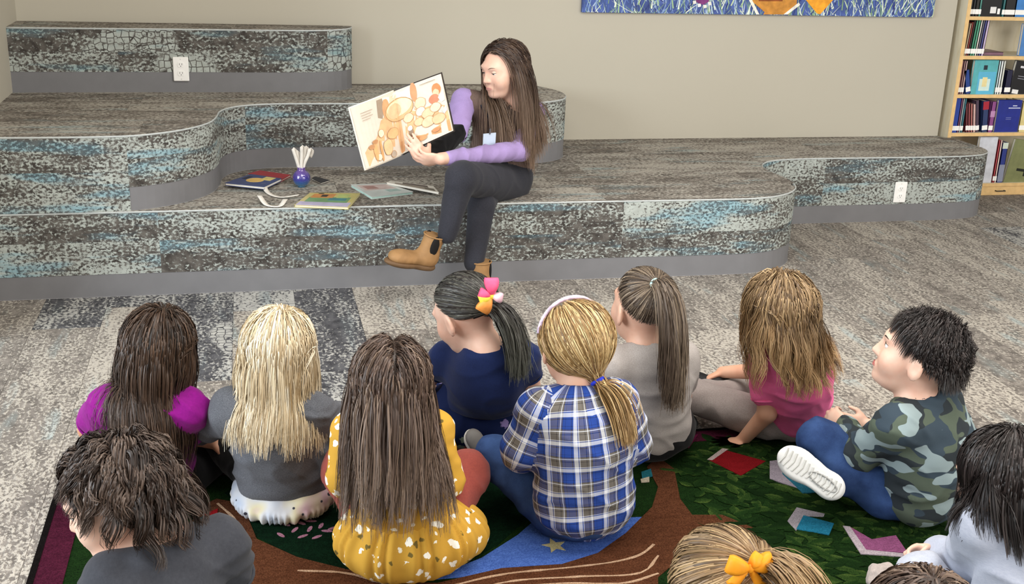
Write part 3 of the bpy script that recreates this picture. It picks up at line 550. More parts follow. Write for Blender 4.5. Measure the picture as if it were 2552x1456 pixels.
# ------------------------------------------------------------------ implicit-surface modelling for bodies and clothes
def A3(p): return np.asarray(p, float)
def unit(v): v = A3(v); return v/(np.linalg.norm(v)+1e-12)
def frame(up, right):
    u = unit(up); r = A3(right)-u*np.dot(A3(right), u); r = unit(r); return np.stack([r, np.cross(u, r), u], 1)   # columns right, forward, up
class Sdf:
    def __init__(s): s.ops = []
    def cone(s, a, b, ra, rb, k=.02, lab=0, sub=False): s.ops.append(('c', A3(a), A3(b), ra, rb, k, lab, sub)); return s
    def ell(s, c, r, R=None, k=.02, lab=0, sub=False): s.ops.append(('e', A3(c), A3(r), np.eye(3) if R is None else R, None, k, lab, sub)); return s
    def cut(s, p, n, k=.004): s.ops.append(('p', A3(p), unit(n), None, None, k, 0, True)); return s      # keeps the side against n
    @staticmethod
    def dist(op, P):
        if op[0] == 'c':
            a, b, ra, rb = op[1:5]; ba = b-a; pa = P-a; t = np.clip(pa@ba/(ba@ba+1e-12), 0, 1)
            return np.linalg.norm(pa-t[..., None]*ba, axis=-1)-(ra+(rb-ra)*t)
        if op[0] == 'e':
            q = (P-op[1])@op[3]; r = op[2]; k0 = np.linalg.norm(q/r, axis=-1); k1 = np.linalg.norm(q/(r*r), axis=-1)+1e-9
            return k0*(k0-1)/k1
        return -((P-op[1])@op[2])
    def near(s, P):
        d = np.full(P.shape[:-1], 9.0)
        for o in s.ops:
            if not o[7]: d = np.minimum(d, s.dist(o, P))
        return d
    def bake(s, vox=.006, disp=None):
        lo = np.full(3, 9e9); hi = -lo; bb = []
        for o in s.ops:
            if o[0] == 'c': m = np.minimum(o[1]-o[3], o[2]-o[4]); M = np.maximum(o[1]+o[3], o[2]+o[4])
            elif o[0] == 'e': e = np.sqrt(((o[3]*o[2])**2).sum(1)); m, M = o[1]-e, o[1]+e
            else: bb.append(None); continue
            bb.append((m, M))
            if not o[7]: lo = np.minimum(lo, m); hi = np.maximum(hi, M)
        lo = lo-3*vox; hi = hi+3*vox; n = np.ceil((hi-lo)/vox).astype(int)+1
        ax = [(lo[i]+np.arange(n[i])*vox).astype(np.float32) for i in range(3)]
        v = np.full(n, .2, np.float32); lab = np.zeros(n, np.int8)
        for o, b in zip(s.ops, bb):
            k = o[5]
            if b is None: sl = (slice(0, n[0]), slice(0, n[1]), slice(0, n[2]))
            else:
                mg = max(k, 2*vox)+2*vox; i0 = np.clip(np.floor((b[0]-mg-lo)/vox).astype(int), 0, n-1); i1 = np.clip(np.ceil((b[1]+mg-lo)/vox).astype(int)+1, 1, n)
                if (i1 <= i0).any(): continue
                sl = tuple(slice(a, c) for a, c in zip(i0, i1))
            P = np.stack(np.meshgrid(ax[0][sl[0]], ax[1][sl[1]], ax[2][sl[2]], indexing='ij'), -1).astype(float)
            d = s.dist(o, P).astype(np.float32); c = v[sl]
            if o[7]:
                d = -d; h = np.clip(.5-.5*(c-d)/k, 0, 1) if k > 0 else (c < d)*1.0; v[sl] = c*(1-h)+d*h+k*h*(1-h)
            else:
                lab[sl] = np.where(d < c, o[6], lab[sl]); h = np.clip(.5+.5*(c-d)/k, 0, 1); v[sl] = c*(1-h)+d*h-k*h*(1-h)
        v[0] = v[-1] = .2; v[:, 0] = v[:, -1] = .2; v[:, :, 0] = v[:, :, -1] = .2
        ins = v < 0; cnt = np.zeros(n-1, np.int8)
        corners = [(a, b, c) for a in (0, 1) for b in (0, 1) for c in (0, 1)]
        for a, b, c in corners: cnt += ins[a:n[0]-1+a, b:n[1]-1+b, c:n[2]-1+c]
        act = (cnt > 0) & (cnt < 8); I = np.argwhere(act); idx = np.full(n-1, -1, np.int32); idx[act] = np.arange(len(I))
        acc = np.zeros((len(I), 3)); num = np.zeros(len(I))
        cv = {c: v[I[:, 0]+c[0], I[:, 1]+c[1], I[:, 2]+c[2]] for c in corners}
        for c in corners:
            for x in range(3):
                if c[x] == 0:
                    d = list(c); d[x] = 1; d = tuple(d); va, vb = cv[c], cv[d]; m = (va < 0) != (vb < 0); t = np.where(m, va/(va-vb+1e-12), 0)
                    p = np.array(c, float)[None]+np.zeros((len(I), 1)); p[:, x] += t; acc += p*m[:, None]; num += m
        V = lo+(I+acc/num[:, None])*vox; Lb = lab[I[:, 0], I[:, 1], I[:, 2]]
        Fc = []
        for x in range(3):
            y, z = (x+1) % 3, (x+2) % 3; a = [slice(1, n[i]-1) for i in range(3)]; b_ = list(a); a[x] = slice(0, n[x]-1); b_[x] = slice(1, n[x])
            s0 = ins[tuple(a)]; s1 = ins[tuple(b_)]; ch = np.argwhere(s0 != s1); off = np.ones(3, int); off[x] = 0; ch = ch+off
            fl_ = s0[s0 != s1]
            q = []
            for dy, dz in ((0, 0), (-1, 0), (-1, -1), (0, -1)):
                c = ch.copy(); c[:, y] += dy; c[:, z] += dz; q.append(idx[c[:, 0], c[:, 1], c[:, 2]])
            q = np.stack(q, 1); q[~fl_] = q[~fl_][:, ::-1]; Fc.append(q)
        Fc = np.concatenate(Fc); Fc = Fc[(Fc >= 0).all(1)]
        # one relaxation pass
        for _ in range(2):
            sm = np.zeros_like(V); ct = np.zeros(len(V))
            for i in range(4):
                np.add.at(sm, Fc[:, i], V[Fc[:, (i+1) % 4]]); np.add.at(ct, Fc[:, i], 1); np.add.at(sm, Fc[:, i], V[Fc[:, i-1]]); np.add.at(ct, Fc[:, i], 1)
            V = V*.5+.5*sm/np.maximum(ct, 1)[:, None]
        if disp is not None:
            N_ = np.zeros_like(V); fn = np.cross(V[Fc[:, 2]]-V[Fc[:, 0]], V[Fc[:, 3]]-V[Fc[:, 1]])
            for i in range(4): np.add.at(N_, Fc[:, i], fn)
            N_ /= np.linalg.norm(N_, axis=1)[:, None]+1e-12; V = V+N_*disp(V, N_)[:, None]
        return V, Fc, Lb
def fastmesh(name, V, Fc, mat, root, uv=None, smooth=True, fuv=None):
    me = bpy.data.meshes.new(name); V = np.asarray(V, np.float32)-np.asarray(root.location, np.float32); Fc = np.asarray(Fc, np.int32); n, k = Fc.shape
    me.vertices.add(len(V)); me.vertices.foreach_set('co', V.ravel()); me.loops.add(n*k); me.loops.foreach_set('vertex_index', Fc.ravel())
    me.polygons.add(n); me.polygons.foreach_set('loop_start', np.arange(n, dtype=np.int32)*k); me.polygons.foreach_set('loop_total', np.full(n, k, np.int32))
    if smooth: me.polygons.foreach_set('use_smooth', np.ones(n, bool))
    if fuv is not None: l = me.uv_layers.new(name='UVMap'); l.data.foreach_set('uv', np.asarray(fuv, np.float32).ravel())
    elif uv is not None: l = me.uv_layers.new(name='UVMap'); l.data.foreach_set('uv', np.asarray(uv, np.float32)[Fc.ravel()].ravel())
    me.materials.append(mat); me.update(); me.validate()
    return link(bpy.data.objects.new(name, me), root)
def vnoise(P, f, seed=0):                # cheap smooth value noise, vectorised
    Q = P*f+seed*17.13; i = np.floor(Q).astype(np.int64); t = Q-i; t = t*t*(3-2*t); r = 0
    def h(a, b, c): x = (a*73856093) ^ (b*19349663) ^ (c*83492791) ^ (seed*2654435); x = (x*1103515245+12345) & 0x7fffffff; return ((x >> 8) & 0xffff)/65535.0
    for a in (0, 1):
        for b in (0, 1):
            for c in (0, 1):
                w = (t[:, 0] if a else 1-t[:, 0])*(t[:, 1] if b else 1-t[:, 1])*(t[:, 2] if c else 1-t[:, 2]); r = r+w*h(i[:, 0]+a, i[:, 1]+b, i[:, 2]+c)
    return r*2-1
def wrinkle(amp=.004, seed=0, f=(9, 9, 26)):
    F_ = np.array(f, float)
    def d(V, N_):
        Q = V*F_+.8*vnoise(V, 9, seed+3)[:, None]; r1 = np.clip(1-np.abs(vnoise(Q*.55, 1.0, seed+5))*1.6, 0, 1)**2; r2_ = np.clip(1-np.abs(vnoise((V@ROTW)*F_*.9+2.0, 1.0, seed+8))*1.8, 0, 1)**2
        w = .5+.5*vnoise(V, 5, seed+11); return amp*(1.5*r1*w+1.0*r2_*(1-w)+.5*vnoise(Q*1.3, 1.0, seed)-.55)
    return d
ROTW = np.array([[.8, -.2, .56], [.0, .94, .34], [-.6, -.27, .75]])

# ------------------------------------------------------------------ hair
def hair_mat(name, dark, mid, light, tip=None, rough=.46):
    m, nt, b = newmat(name); a = nd(nt, 'ShaderNodeAttribute', attribute_name='strand').outputs['Color']; sp = nd(nt, 'ShaderNodeSeparateColor', {0: a})
    col = ramp(nt, sp.outputs[0], [(.05, lin(dark)), (.5, lin(mid)), (.95, lin(light))])
    if tip: col = mix(nt, step(nt, sp.outputs[1], .35, 1.0), col, mix(nt, sp.outputs[0], lin(tip), lin(light)))
    setp(nt, b, col, rough, .4, Anisotropic=.5); return m
def hairline(phi):   # lowest height (unit sphere) that carries hair, by angle from the face
    return np.interp(phi, [0, .55, 1.0, 1.35, 1.7, 2.2, 3.15], [.60, .56, .40, .10, -.25, -.52, -.60])
def scalp(N, seed=0):
    r = np.random.RandomState(seed); i = np.arange(N*2)+.5; z = 1-2*i/(N*2); an = i*2.399963; q = np.sqrt(1-z*z)
    D = np.stack([q*np.cos(an), q*np.sin(an), z], 1); D += r.normal(0, .02, D.shape); D /= np.linalg.norm(D, axis=1)[:, None]
    phi = np.arccos(np.clip(D[:, 1]/np.maximum(1e-6, np.hypot(D[:, 0], D[:, 1])), -1, 1)); return D[D[:, 2] > hairline(phi)]
class Head:
    def __init__(s, c, yaw, pitch, roll, hs):
        y, p, r = np.radians([yaw, pitch, roll]); s.c = A3(c); s.hs = hs
        Rz = np.array([[np.cos(y), -np.sin(y), 0], [np.sin(y), np.cos(y), 0], [0, 0, 1]]); Rx = np.array([[1, 0, 0], [0, np.cos(p), np.sin(p)], [0, -np.sin(p), np.cos(p)]]); Ry = np.array([[np.cos(r), 0, np.sin(r)], [0, 1, 0], [-np.sin(r), 0, np.cos(r)]])
        s.R = Rz@Rx@Ry; s.sc = A3((0, -.010, .022))*hs; s.sr = A3((.076, .092, .080))*hs
    def w(s, p): return s.c+s.R@(A3(p)*s.hs)
    def d(s, v): return s.R@A3(v)
    def _q(s, P): return (P-s.c)@s.R-s.sc
    def ell_d(s, P): q = s._q(P); k0 = np.linalg.norm(q/s.sr, axis=-1); return k0*(k0-1)/(np.linalg.norm(q/s.sr**2, axis=-1)+1e-9)
    def ell_n(s, P): q = s._q(P)/s.sr**2; return (q/(np.linalg.norm(q, axis=-1, keepdims=True)+1e-9))@s.R.T
    def locz(s, P): return s._q(P)[..., 2]/s.sr[2]
    def skull(s, D, off=0.0):   # points on the scalp for unit directions
        return s.c+(s.sc+D*(s.sr+off))@s.R.T
    def add(s, B, face=True):
        h = s.hs; R = s.R; E = lambda c, r, k=.02, sub=False: B.ell(s.w(c), A3(r)*h, R, k*h, 0, sub)
        E((0, -.010, .022), (.075, .091, .079)); E((0, .030, -.030), (.060, .058, .074), .03); E((0, .045, -.083), (.034, .034, .024), .03)
        for q in (-1, 1):
            E((q*.034, .056, -.034), (.026, .026, .030), .02)
            B.ell(s.w((q*.078, -.004, -.016)), A3((.009, .020, .032))*h, R@np.array([[np.cos(q*.45), -np.sin(q*.45), 0], [np.sin(q*.45), np.cos(q*.45), 0], [0, 0, 1]]), .008*h)
            E((q*.086, .002, -.012), (.004, .011, .018), .005, True)
            E((q*.030, .096, .004), (.018, .016, .012), .014, True)
        E((0, .078, .022), (.045, .014, .012), .02)
        B.cone(s.w((0, .086, .006)), s.w((0, .101, -.028)), .006*h, .0095*h, .012*h); B.cone(s.w((-.010, .092, -.032)), s.w((.010, .092, -.032)), .0065*h, .0065*h, .007*h)
        E((0, .082, -.062), (.022, .012, .012), .012); E((0, .074, -.088), (.018, .014, .012), .015)
    def features(s, root, skin, browhex, lips='#b06a66', look=(0, 0, 0), lid=.35, iris='#4a3524', B=None):
        h = s.hs; lm = plain(lips, .45, .08, 60); bm_ = plain(browhex, .7, .15, 90)
        em, nt, b = newmat('eye'); co = nd(nt, 'ShaderNodeTexCoord').outputs['Object']; sx = nd(nt, 'ShaderNodeSeparateXYZ', {0: co}); 
        rr_ = mth(nt, 'SQRT', mth(nt, 'ADD', mth(nt, 'POWER', sx.outputs[0], 2), mth(nt, 'POWER', sx.outputs[2], 2))); fr = mth(nt, 'GREATER_THAN', sx.outputs[1], 0)
        c_ = mix(nt, step(nt, rr_, .0026*h, .003*h), (.005, .004, .004, 1), lin(iris)); c_ = mix(nt, step(nt, rr_, .0058*h, .0064*h), c_, lin('#e9e4e0')); setp(nt, b, c_, .08, .6)
        th = np.linspace(0, 2*np.pi, 17)[:-1]
        for q in (-1, 1):
            c = s.w((q*.030, .072, .003)); r_ = .0125*h; mb = MB().lathe([(r_*math.sin(t)+1e-5, -r_*math.cos(t)) for t in np.linspace(0, math.pi, 11)], 16)
            V = np.array(mb.v)[:, [0, 2, 1]]; o = meshobj('eye', V, [f[::-1] for f in mb.f], em, root, True); M = Matrix(s.R.tolist()).to_4x4()@Matrix.Rotation(look[0], 4, 'Z')@Matrix.Rotation(look[1], 4, 'X'); M.translation = Vector(c-A3(root.location)); o.matrix_local = M
            # eyelids: shells over the ball
            V = []; Fc = []; na, nb = 12, 6; rl = r_*1.045
            for i in range(na):
                a = -1.35+2.7*i/(na-1)
                for j in range(nb):
                    e_ = (lid*.9-.25)*-1+.0+(1.35-(-(lid*.9-.25)))*j/(nb-1); e0 = .55-lid*1.3; e_ = e0*np.cos(a*.95)+(1.4-e0)*j/(nb-1)
                    V.append(c+s.R@(rl*np.array([np.sin(a)*np.cos(e_), np.cos(a)*np.cos(e_), np.sin(e_)])))
            Fc = [(i*nb+j, (i+1)*nb+j, (i+1)*nb+j+1, i*nb+j+1) for i in range(na-1) for j in range(nb-1)]
            meshobj('eyelid', np.array(V)-A3(root.location), Fc, skin, root, True)
            MB().tube([Vector(V[i*nb]-A3(root.location)) for i in range(na)], [.0011*h*(.5+.5*math.sin(math.pi*i/(na-1))) for i in range(na)], 5).build('eyelash', plain('#231a16', .6), root, True)
            P = [s.w((q*(.013+.034*t), .085, .0165+.007*math.sin(t*2.4))) for t in np.linspace(0, 1, 9)]
            if B is not None:
                for i_, p in enumerate(P):
                    ln = p+s.d((q*.25*i_/8, 1, 0))*np.linspace(.03, -.04, 71)[:, None]; hit = B.near(ln) < .0012; P[i_] = ln[hit.argmax()] if hit.any() else p
            MB().tube([Vector(p-A3(root.location)) for p in P], [.0019*h*w_ for w_ in (.6, .9, 1.05, 1.05, 1, .9, .75, .55, .2)], 6).build('eyebrow', bm_, root, True)
        for nm, z, th_ in (('upper_lip', -.0570, .0026), ('lower_lip', -.0625, .0032)):
            P = [s.w((x, .0935-14*x*x, z+(.0022*math.cos(x*260)*0 if nm[0] == 'l' else 0)-(1.5*x*x if nm[0] == 'l' else 6*x*x)+(2.8*x*x if nm[0]=='l' else 0))) for x in np.linspace(-.020, .020, 9)]
            MB().tube([Vector(p-A3(root.location)) for p in P], [th_*h*w_ for w_ in (.15, .6, .9, 1, .95, 1, .9, .6, .15)], 8).build(nm, lm, root, True)
def strands_mesh(name, pts, nrm, rad, mat, root, rnd, tips=.25, lift=.45):
    n, m = pts.shape[:2]; T = np.gradient(pts, axis=1); T /= np.linalg.norm(T, axis=2, keepdims=True)+1e-9
    Sd = np.cross(T, nrm); Sd /= np.linalg.norm(Sd, axis=2, keepdims=True)+1e-9; N_ = np.cross(Sd, T)
    t = np.linspace(0, 1, m); prof = (np.minimum(1, .45+t*5)*(1-(1-tips)*t**2.2))[None, :, None]; w = rad[:, None, None]*prof
    tw = np.random.RandomState(n).normal(0, .45, n)[:, None, None]; Sx = Sd*np.cos(tw)+N_*np.sin(tw); V = np.stack([pts-Sx*w, pts+Sx*w], 2)
    ii = (np.arange(n)[:, None]*m+np.arange(m-1)[None]).ravel()*2; Fc = np.stack([ii, ii+1, ii+3, ii+2], 1)
    o = fastmesh(name, V.reshape(-1, 3), Fc, mat, root)
    c = np.zeros((n, m, 2, 4), np.float32); c[..., 0] = rnd[:, None, None]; c[..., 1] = t[None, :, None]; c[..., 3] = 1
    at2 = o.data.attributes.new('strand', 'FLOAT_COLOR', 'POINT'); at2.data.foreach_set('color', c.ravel()); return o
def sgrad(coll, P, e=.002):
    d = coll(P); g = np.stack([coll(P+np.eye(3)[i]*e)-d for i in range(3)], -1); return d, g/(np.linalg.norm(g, axis=-1, keepdims=True)+1e-9)
def grow(P, D, L, coll, off, steps=22, grav=.35, pull=None, adh=None, flare=0.0):
    fl0, bpv = (flare[0], A3(flare[1])) if isinstance(flare, tuple) else (flare, np.zeros(3))
    hw = .35+1.3*np.minimum(1, np.arange(steps)/(steps*.45)); hw = hw/hw.sum(); n = len(P); pts = [P.copy()]; d, g = sgrad(coll, P); nr = [g]
    for i in range(steps):
        h = (L*hw[i])[:, None]
        G = np.array([0, 0, -1.0]) if pull is None else pull(P, i/steps)
        if adh is not None:
            ov = (P-adh[1].c)*np.array([1, 1, 0]); ov /= np.linalg.norm(ov, axis=1)[:, None]+1e-6; ov = ov*fl0+bpv; G = G+ov*(1.0*np.clip((adh[1].c[2]+.02-P[:, 2])/.06, 0, 1))[:, None]
        D = D+G*(grav*(.25+.75*hw[i]*steps)); D /= np.linalg.norm(D, axis=1)[:, None]+1e-9; Q = P+D*h; d, g = sgrad(coll, Q)
        push = np.clip(off-d, 0, None)[:, None]; Q = Q+g*push
        if adh is not None:
            a_, hf = adh; e0 = hf.ell_d(Q)-off; w_ = np.clip((hf.locz(Q)+.6)/.5, 0, 1)*a_; q2 = Q-hf.ell_n(Q)*(np.clip(e0, 0, .04)*w_)[:, None]; Q = np.where((e0 > 0)[:, None], q2, Q)
        st = Q-P; ln = np.linalg.norm(st, axis=1)[:, None]+1e-9; Q = P+st/ln*h; D = st/ln; P = Q; pts.append(P); nr.append(np.where(push > 0, g, nr[-1]))
    return np.stack(pts, 1), np.stack(nr, 1)
def clumps(pts, nrm, K, amt, shrink=.35, seed=0, pw=1.4):
    r = np.random.RandomState(seed); n, m = pts.shape[:2]; gi = r.choice(n, min(K, n), replace=False); dd = ((pts[:, None, 0]-pts[None, gi, 0])**2).sum(-1); g = gi[dd.argmin(1)]
    t = np.linspace(0, 1, m)[None, :, None]**pw*amt; tgt = pts[g]+(pts[:, 0]-pts[g, 0])[:, None]*shrink; return pts+(tgt-pts)*t, g
def cap_mesh(hd, root, mat, off=.004, low=-.06):
    n, m = 40, 26; V = []; ok = []
    for j in range(m):
        th = math.pi*.86*j/(m-1)
        for i in range(n): a = 2*math.pi*i/n; V.append((math.sin(th)*math.sin(a), math.sin(th)*math.cos(a), math.cos(th)))
    D = np.array(V); phi = np.arccos(np.clip(D[:, 1]/np.maximum(1e-6, np.hypot(D[:, 0], D[:, 1])), -1, 1)); ok = D[:, 2] > hairline(phi)-low
    W_ = hd.skull(D, off); Fc = [f for f in [(j*n+i, j*n+(i+1) % n, (j+1)*n+(i+1) % n, (j+1)*n+i) for j in range(m-1) for i in range(n)] if all(ok[k] for k in f)]
    o = fastmesh('hair_cap', W_, np.array(Fc)[:, ::-1], mat, root); c = np.zeros((len(V), 4), np.float32); c[:, 0] = .12; c[:, 3] = 1
    o.data.attributes.new('strand', 'FLOAT_COLOR', 'POINT').data.foreach_set('color', c.ravel()); return o
def wave(pts, nrm, amp, freq, seed, g=None, start=.25):
    n, m = pts.shape[:2]; r = np.random.RandomState(seed); ph = r.rand(n)*6.28
    if g is not None: ph = ph[g]+r.normal(0, .35, n)
    t = np.linspace(0, 1, m)[None]; T = np.gradient(pts, axis=1); T /= np.linalg.norm(T, axis=2, keepdims=True)+1e-9; Sd = np.cross(T, nrm); Sd /= np.linalg.norm(Sd, axis=2, keepdims=True)+1e-9
    s = np.concatenate([np.zeros((n, 1)), np.cumsum(np.linalg.norm(np.diff(pts, axis=1), axis=2), 1)], 1); e = np.clip((t-start)/(1-start), 0, 1)*amp
    return pts+(Sd*(e*np.sin(s*freq+ph[:, None]))[..., None])+nrm*(e*.7*np.cos(s*freq+ph[:, None]))[..., None]
def long_hair(hd, root, coll, mat, N, L, part=None, crown=(0, -.35, .94), off=(.004, .013), steps=13, grav=.34, rad=.0022, seed=1, clump=.55, wav=0, wfreq=45, side=1.0, tips=.25, Lvar=.18, K=None, front=.25, adh=.92, flare=0.0, back=.35, post=None, filt=None):
    D = scalp(N, seed); r = np.random.RandomState(seed+1)
    if filt is not None: D = D[filt(D)]
    n = len(D); o = off[0]+(off[1]-off[0])*r.rand(n)**1.3
    cr = unit(crown)
    if part is not None:
        sx = np.sign(D[:, 0]-part); T = np.stack([sx*side*np.clip(D[:, 2], 0, 1), -back*np.ones(n)+front*D[:, 1], -.6+0*sx], 1)
    else:
        T = D-cr; T[:, 2] -= .15
    if post is not None: T = post(T, D)
    nn = (D/hd.sr); nn /= np.linalg.norm(nn, axis=1)[:, None]; T = T-nn*(T*nn).sum(1)[:, None]; T /= np.linalg.norm(T, axis=1)[:, None]+1e-9; T = T+nn*.02
    P = hd.skull(D, .003); Ls = L*(1+Lvar*(r.rand(n)*2-1.2))*np.clip(.75+.28*D[:, 2], .5, 1.05)
    pts, nr = grow(P, T@hd.R.T, Ls, coll, o, steps, grav, adh=(adh, hd), flare=flare)
    g = None
    if clump: pts, g = clumps(pts, nr, K or n//16, clump, seed=seed)
    if wav: pts = wave(pts, nr, wav, wfreq, seed, g)
    cr_ = r.rand(n); cr_ = .55*cr_+.45*(cr_[g] if g is not None else cr_)
    strands_mesh('hair', pts, nr, rad*(.7+.6*r.rand(n)), mat, root, cr_, tips); cap_mesh(hd, root, mat, .004)
def pony_hair(hd, root, coll, mat, N, tie, L, tie_r=.012, spread=.5, out=(0, -.4, -.2), seed=1, rad=.0020, steps1=9, steps2=12, grav=.3, wav=0, wfreq=40, off=(.004, .010), clump=.4, filt=None, tailN=None, lift=.35):
    D = scalp(N, seed); r = np.random.RandomState(seed+1)
    if filt is not None: D = D[filt(D)]
    n = len(D); tw = A3(tie); tl = hd.R.T@(tw-hd.c)-hd.sc; td = unit(tl/hd.sr); o = off[0]+(off[1]-off[0])*r.rand(n)
    cs = np.clip(D@td, -1, 1); om = np.arccos(cs); pts = []; nr = []
    for i in range(steps1+1):
        t = (i/steps1)*.97; a = np.sin((1-t)*om)/np.maximum(1e-4, np.sin(om)); b_ = np.sin(t*om)/np.maximum(1e-4, np.sin(om)); q = D*a[:, None]+td*b_[:, None]; q /= np.linalg.norm(q, axis=1)[:, None]
        lift_ = .003+o*np.minimum(1, t*4+.3); p = hd.c+(hd.sc+q*(hd.sr+lift_[:, None]))@hd.R.T
        pr = np.clip((t-.72)/.28, 0, 1)**2; jit = r.normal(0, tie_r*.5, (n, 3)) if i == 0 else jit; p = p*(1-pr)+(tw+jit)*pr
        nn = q/hd.sr; nn /= np.linalg.norm(nn, axis=1)[:, None]; pts.append(p); nr.append(nn@hd.R.T)
    pts = np.stack(pts, 1); nr = np.stack(nr, 1)
    rn = r.rand(n); strands_mesh('hair', pts, nr, rad*(.7+.6*r.rand(n)), mat, root, rn, .7)
    k = tailN or n//2; k = int(k*1.0); O = hd.d(out); od = unit(O); P = tw+r.normal(0, tie_r*.55, (k, 3)); Dv = od+r.normal(0, .22*spread, (k, 3)); Dv /= np.linalg.norm(Dv, axis=1)[:, None]
    of = .008+.03*r.rand(k)*spread; tp, tn = grow(P, Dv, L*(.72+.33*r.rand(k)), coll, of, steps2, grav)
    tp, g = clumps(tp, tn, max(6, k//14), clump, .6, seed)
    if wav: tp = wave(tp, tn, wav, wfreq, seed, g)
    rt = .5*r.rand(k)+.5*r.rand(k)[g]; strands_mesh('ponytail', tp, tn, rad*1.15*(.7+.6*r.rand(k)), mat, root, rt, .2); cap_mesh(hd, root, mat, .004)
def band(hd, root, tie, axis, r_, th, mat, name='hair_tie'):
    a = unit(axis); x = unit(np.cross(a, [.3, .2, .9])); y = np.cross(a, x); L = A3(root.location)
    MB().tube([Vector(A3(tie)-L+(x*math.cos(t)+y*math.sin(t))*r_) for t in np.linspace(0, 2*math.pi, 19)[:-1]], th, 8, closed=True).build(name, mat, root, True)
def hand(B, wr, f, n, side, sc=1.0, curl=.5, spread=.0, thumb=.6, k=.004):
    f = unit(f); n = A3(n); n = unit(n-f*np.dot(n, f)); t = np.cross(f, n)*side          # n: where the palm faces, t: towards the thumb
    R = np.stack([t, f, n], 1); W_ = A3(wr)
    B.ell(W_+f*.042*sc, A3((.036, .046, .0145))*sc, R, .012*sc); B.ell(W_+f*.03*sc+t*.024*sc+n*.006*sc, A3((.016, .026, .013))*sc, R, .010*sc)
    for i, (o, L, r_) in enumerate(((.027, .066, .0088), (.0095, .074, .0090), (-.0085, .069, .0086), (-.026, .055, .0076))):
        p = W_+f*(.076-.006*abs(i-1.2))*sc+t*o*sc; a = 0; d0 = unit(f+t*spread*(1.4-i)*.35); seg = (.46, .31, .26); cu = curl*(1+.12*(i-1))
        for j, s_ in enumerate(seg):
            a += cu*(.55, .75, .55)[j]*1.25; d = d0*np.cos(a)+n*np.sin(a); q = p+d*L*s_*sc; B.cone(p, q, r_*sc*(1-.08*j), r_*sc*(.93-.1*j), k if j else .007); p = q
    p = W_+f*.022*sc+t*.034*sc+n*.004*sc; d = unit(t*.75+f*.75+n*thumb*.5); q = p+d*.032*sc; B.cone(p, q, .0115*sc, .0098*sc, .008); d = unit(t*.2+f*.95+n*thumb); B.cone(q, q+d*.03*sc, .0095*sc, .0078*sc, k)
# ------------------------------------------------------------------ people
def skin_mat(hexc, hex2):
    m, nt, b = newmat('skin_'+hexc.lstrip('#')); co = nd(nt, 'ShaderNodeTexCoord').outputs['Object']; n = noi(nt, co, 18, 4); f = noi(nt, co, 420, 2)
    setp(nt, b, mix(nt, step(nt, n, .35, .7), lin(hexc), lin(hex2)), .48, .35, f, .08, .0006, Subsurface_Weight=.12, Subsurface_Radius=(.012, .005, .003), Subsurface_Scale=.4); return m
SK1 = skin_mat('#dcb39c', '#d3a189'); SK2 = skin_mat('#d9a98d', '#cf9a7e'); SK3 = skin_mat('#e2bda9', '#d9a892'); SK4 = skin_mat('#c8967a', '#b98468')
Z = np.array([0, 0, 1.0])
class Kid: pass
def kid(label, base, hc, psi, hrot, hs=1.05, skin=SK1, J=None, brow='#4a3828', k=1.0, bare=(), iris='#4a3524', lid=.2, hands=(('L', {}), ('R', {})), kw=.235):
    K = Kid(); base = A3(base); p = np.radians(psi); f = np.array([-np.sin(p), np.cos(p), 0]); rt = np.array([np.cos(p), np.sin(p), 0]); K.f, K.rt = f, rt
    K.root = empty('person', (base[0], base[1], 0), label, 'person', 'people listening at story time'); K.hd = hd = Head(hc, hrot[0], hrot[1], hrot[2], hs); K.skin = skin
    hc = hd.c; q = dict(pel=np.array([base[0], base[1], .105*k])); nb = hd.w((0, -.038, -.112)); q['neck'] = nb
    up = unit(nb-q['pel']); q['chest'] = q['pel']+(nb-q['pel'])*.60-f*.022*k
    for s, n in ((-1, 'L'), (1, 'R')):
        q['sh'+n] = nb+rt*s*.108*k-Z*.036*k-f*.005
        q['el'+n] = q['sh'+n]+rt*s*.055*k+f*.045*k-Z*.15*k; q['wr'+n] = q['el'+n]+f*.13*k-rt*s*.05*k-Z*.03*k
        q['hip'+n] = q['pel']+rt*s*.075*k+f*.03-Z*.02; q['kn'+n] = np.array([base[0], base[1], .10*k])+rt*s*kw*k+f*.20*k; q['an'+n] = np.array([base[0], base[1], .055*k])-rt*s*.07*k+f*.25*k
    q.update({a: A3(b) for a, b in (J or {}).items()}); K.q = q; K.k = k; K.T = frame(q['neck']-q['pel'], q['shR']-q['shL'])
    B = Sdf(); hd.add(B); K.B = B
    B.cone(hd.w((0, -.022, -.05)), q['neck']-Z*.01, .040*hs, .043*hs, .03); B.cone(q['shL'], q['shR'], .038*k, .038*k, .04); B.cone(q['pel'], q['chest'], .085*k, .088*k, .04); B.cone(q['chest'], q['neck']-Z*.03, .08*k, .05*k, .05)
    for n in 'LR':
        B.cone(q['sh'+n], q['el'+n], .036*k, .029*k, .03); B.cone(q['el'+n], q['wr'+n], .029*k, .0205*k, .012)
    for n, o in hands:
        d = unit(q['wr'+n]-q['el'+n]); hand(B, q['wr'+n], o.get('f', d), o.get('n', -Z), 1 if n == 'L' else -1, o.get('sc', .74*k), o.get('curl', .5), o.get('spread', .3), o.get('thumb', .5), .0025)
    for n in bare: B.cone(q['kn'+n], q['an'+n], .042*k, .030*k, .02)
    return K
def finish(K, brow='#4a3828', vox=.0062, face=True, iris='#4a3524', lid=.2, look=(0, 0, 0)):
    V, Fc, _ = K.B.bake(vox); fastmesh('body', V, Fc, K.skin, K.root)
    if face: K.hd.features(K.root, K.skin, brow, iris=iris, lid=lid, look=look, B=K.B)
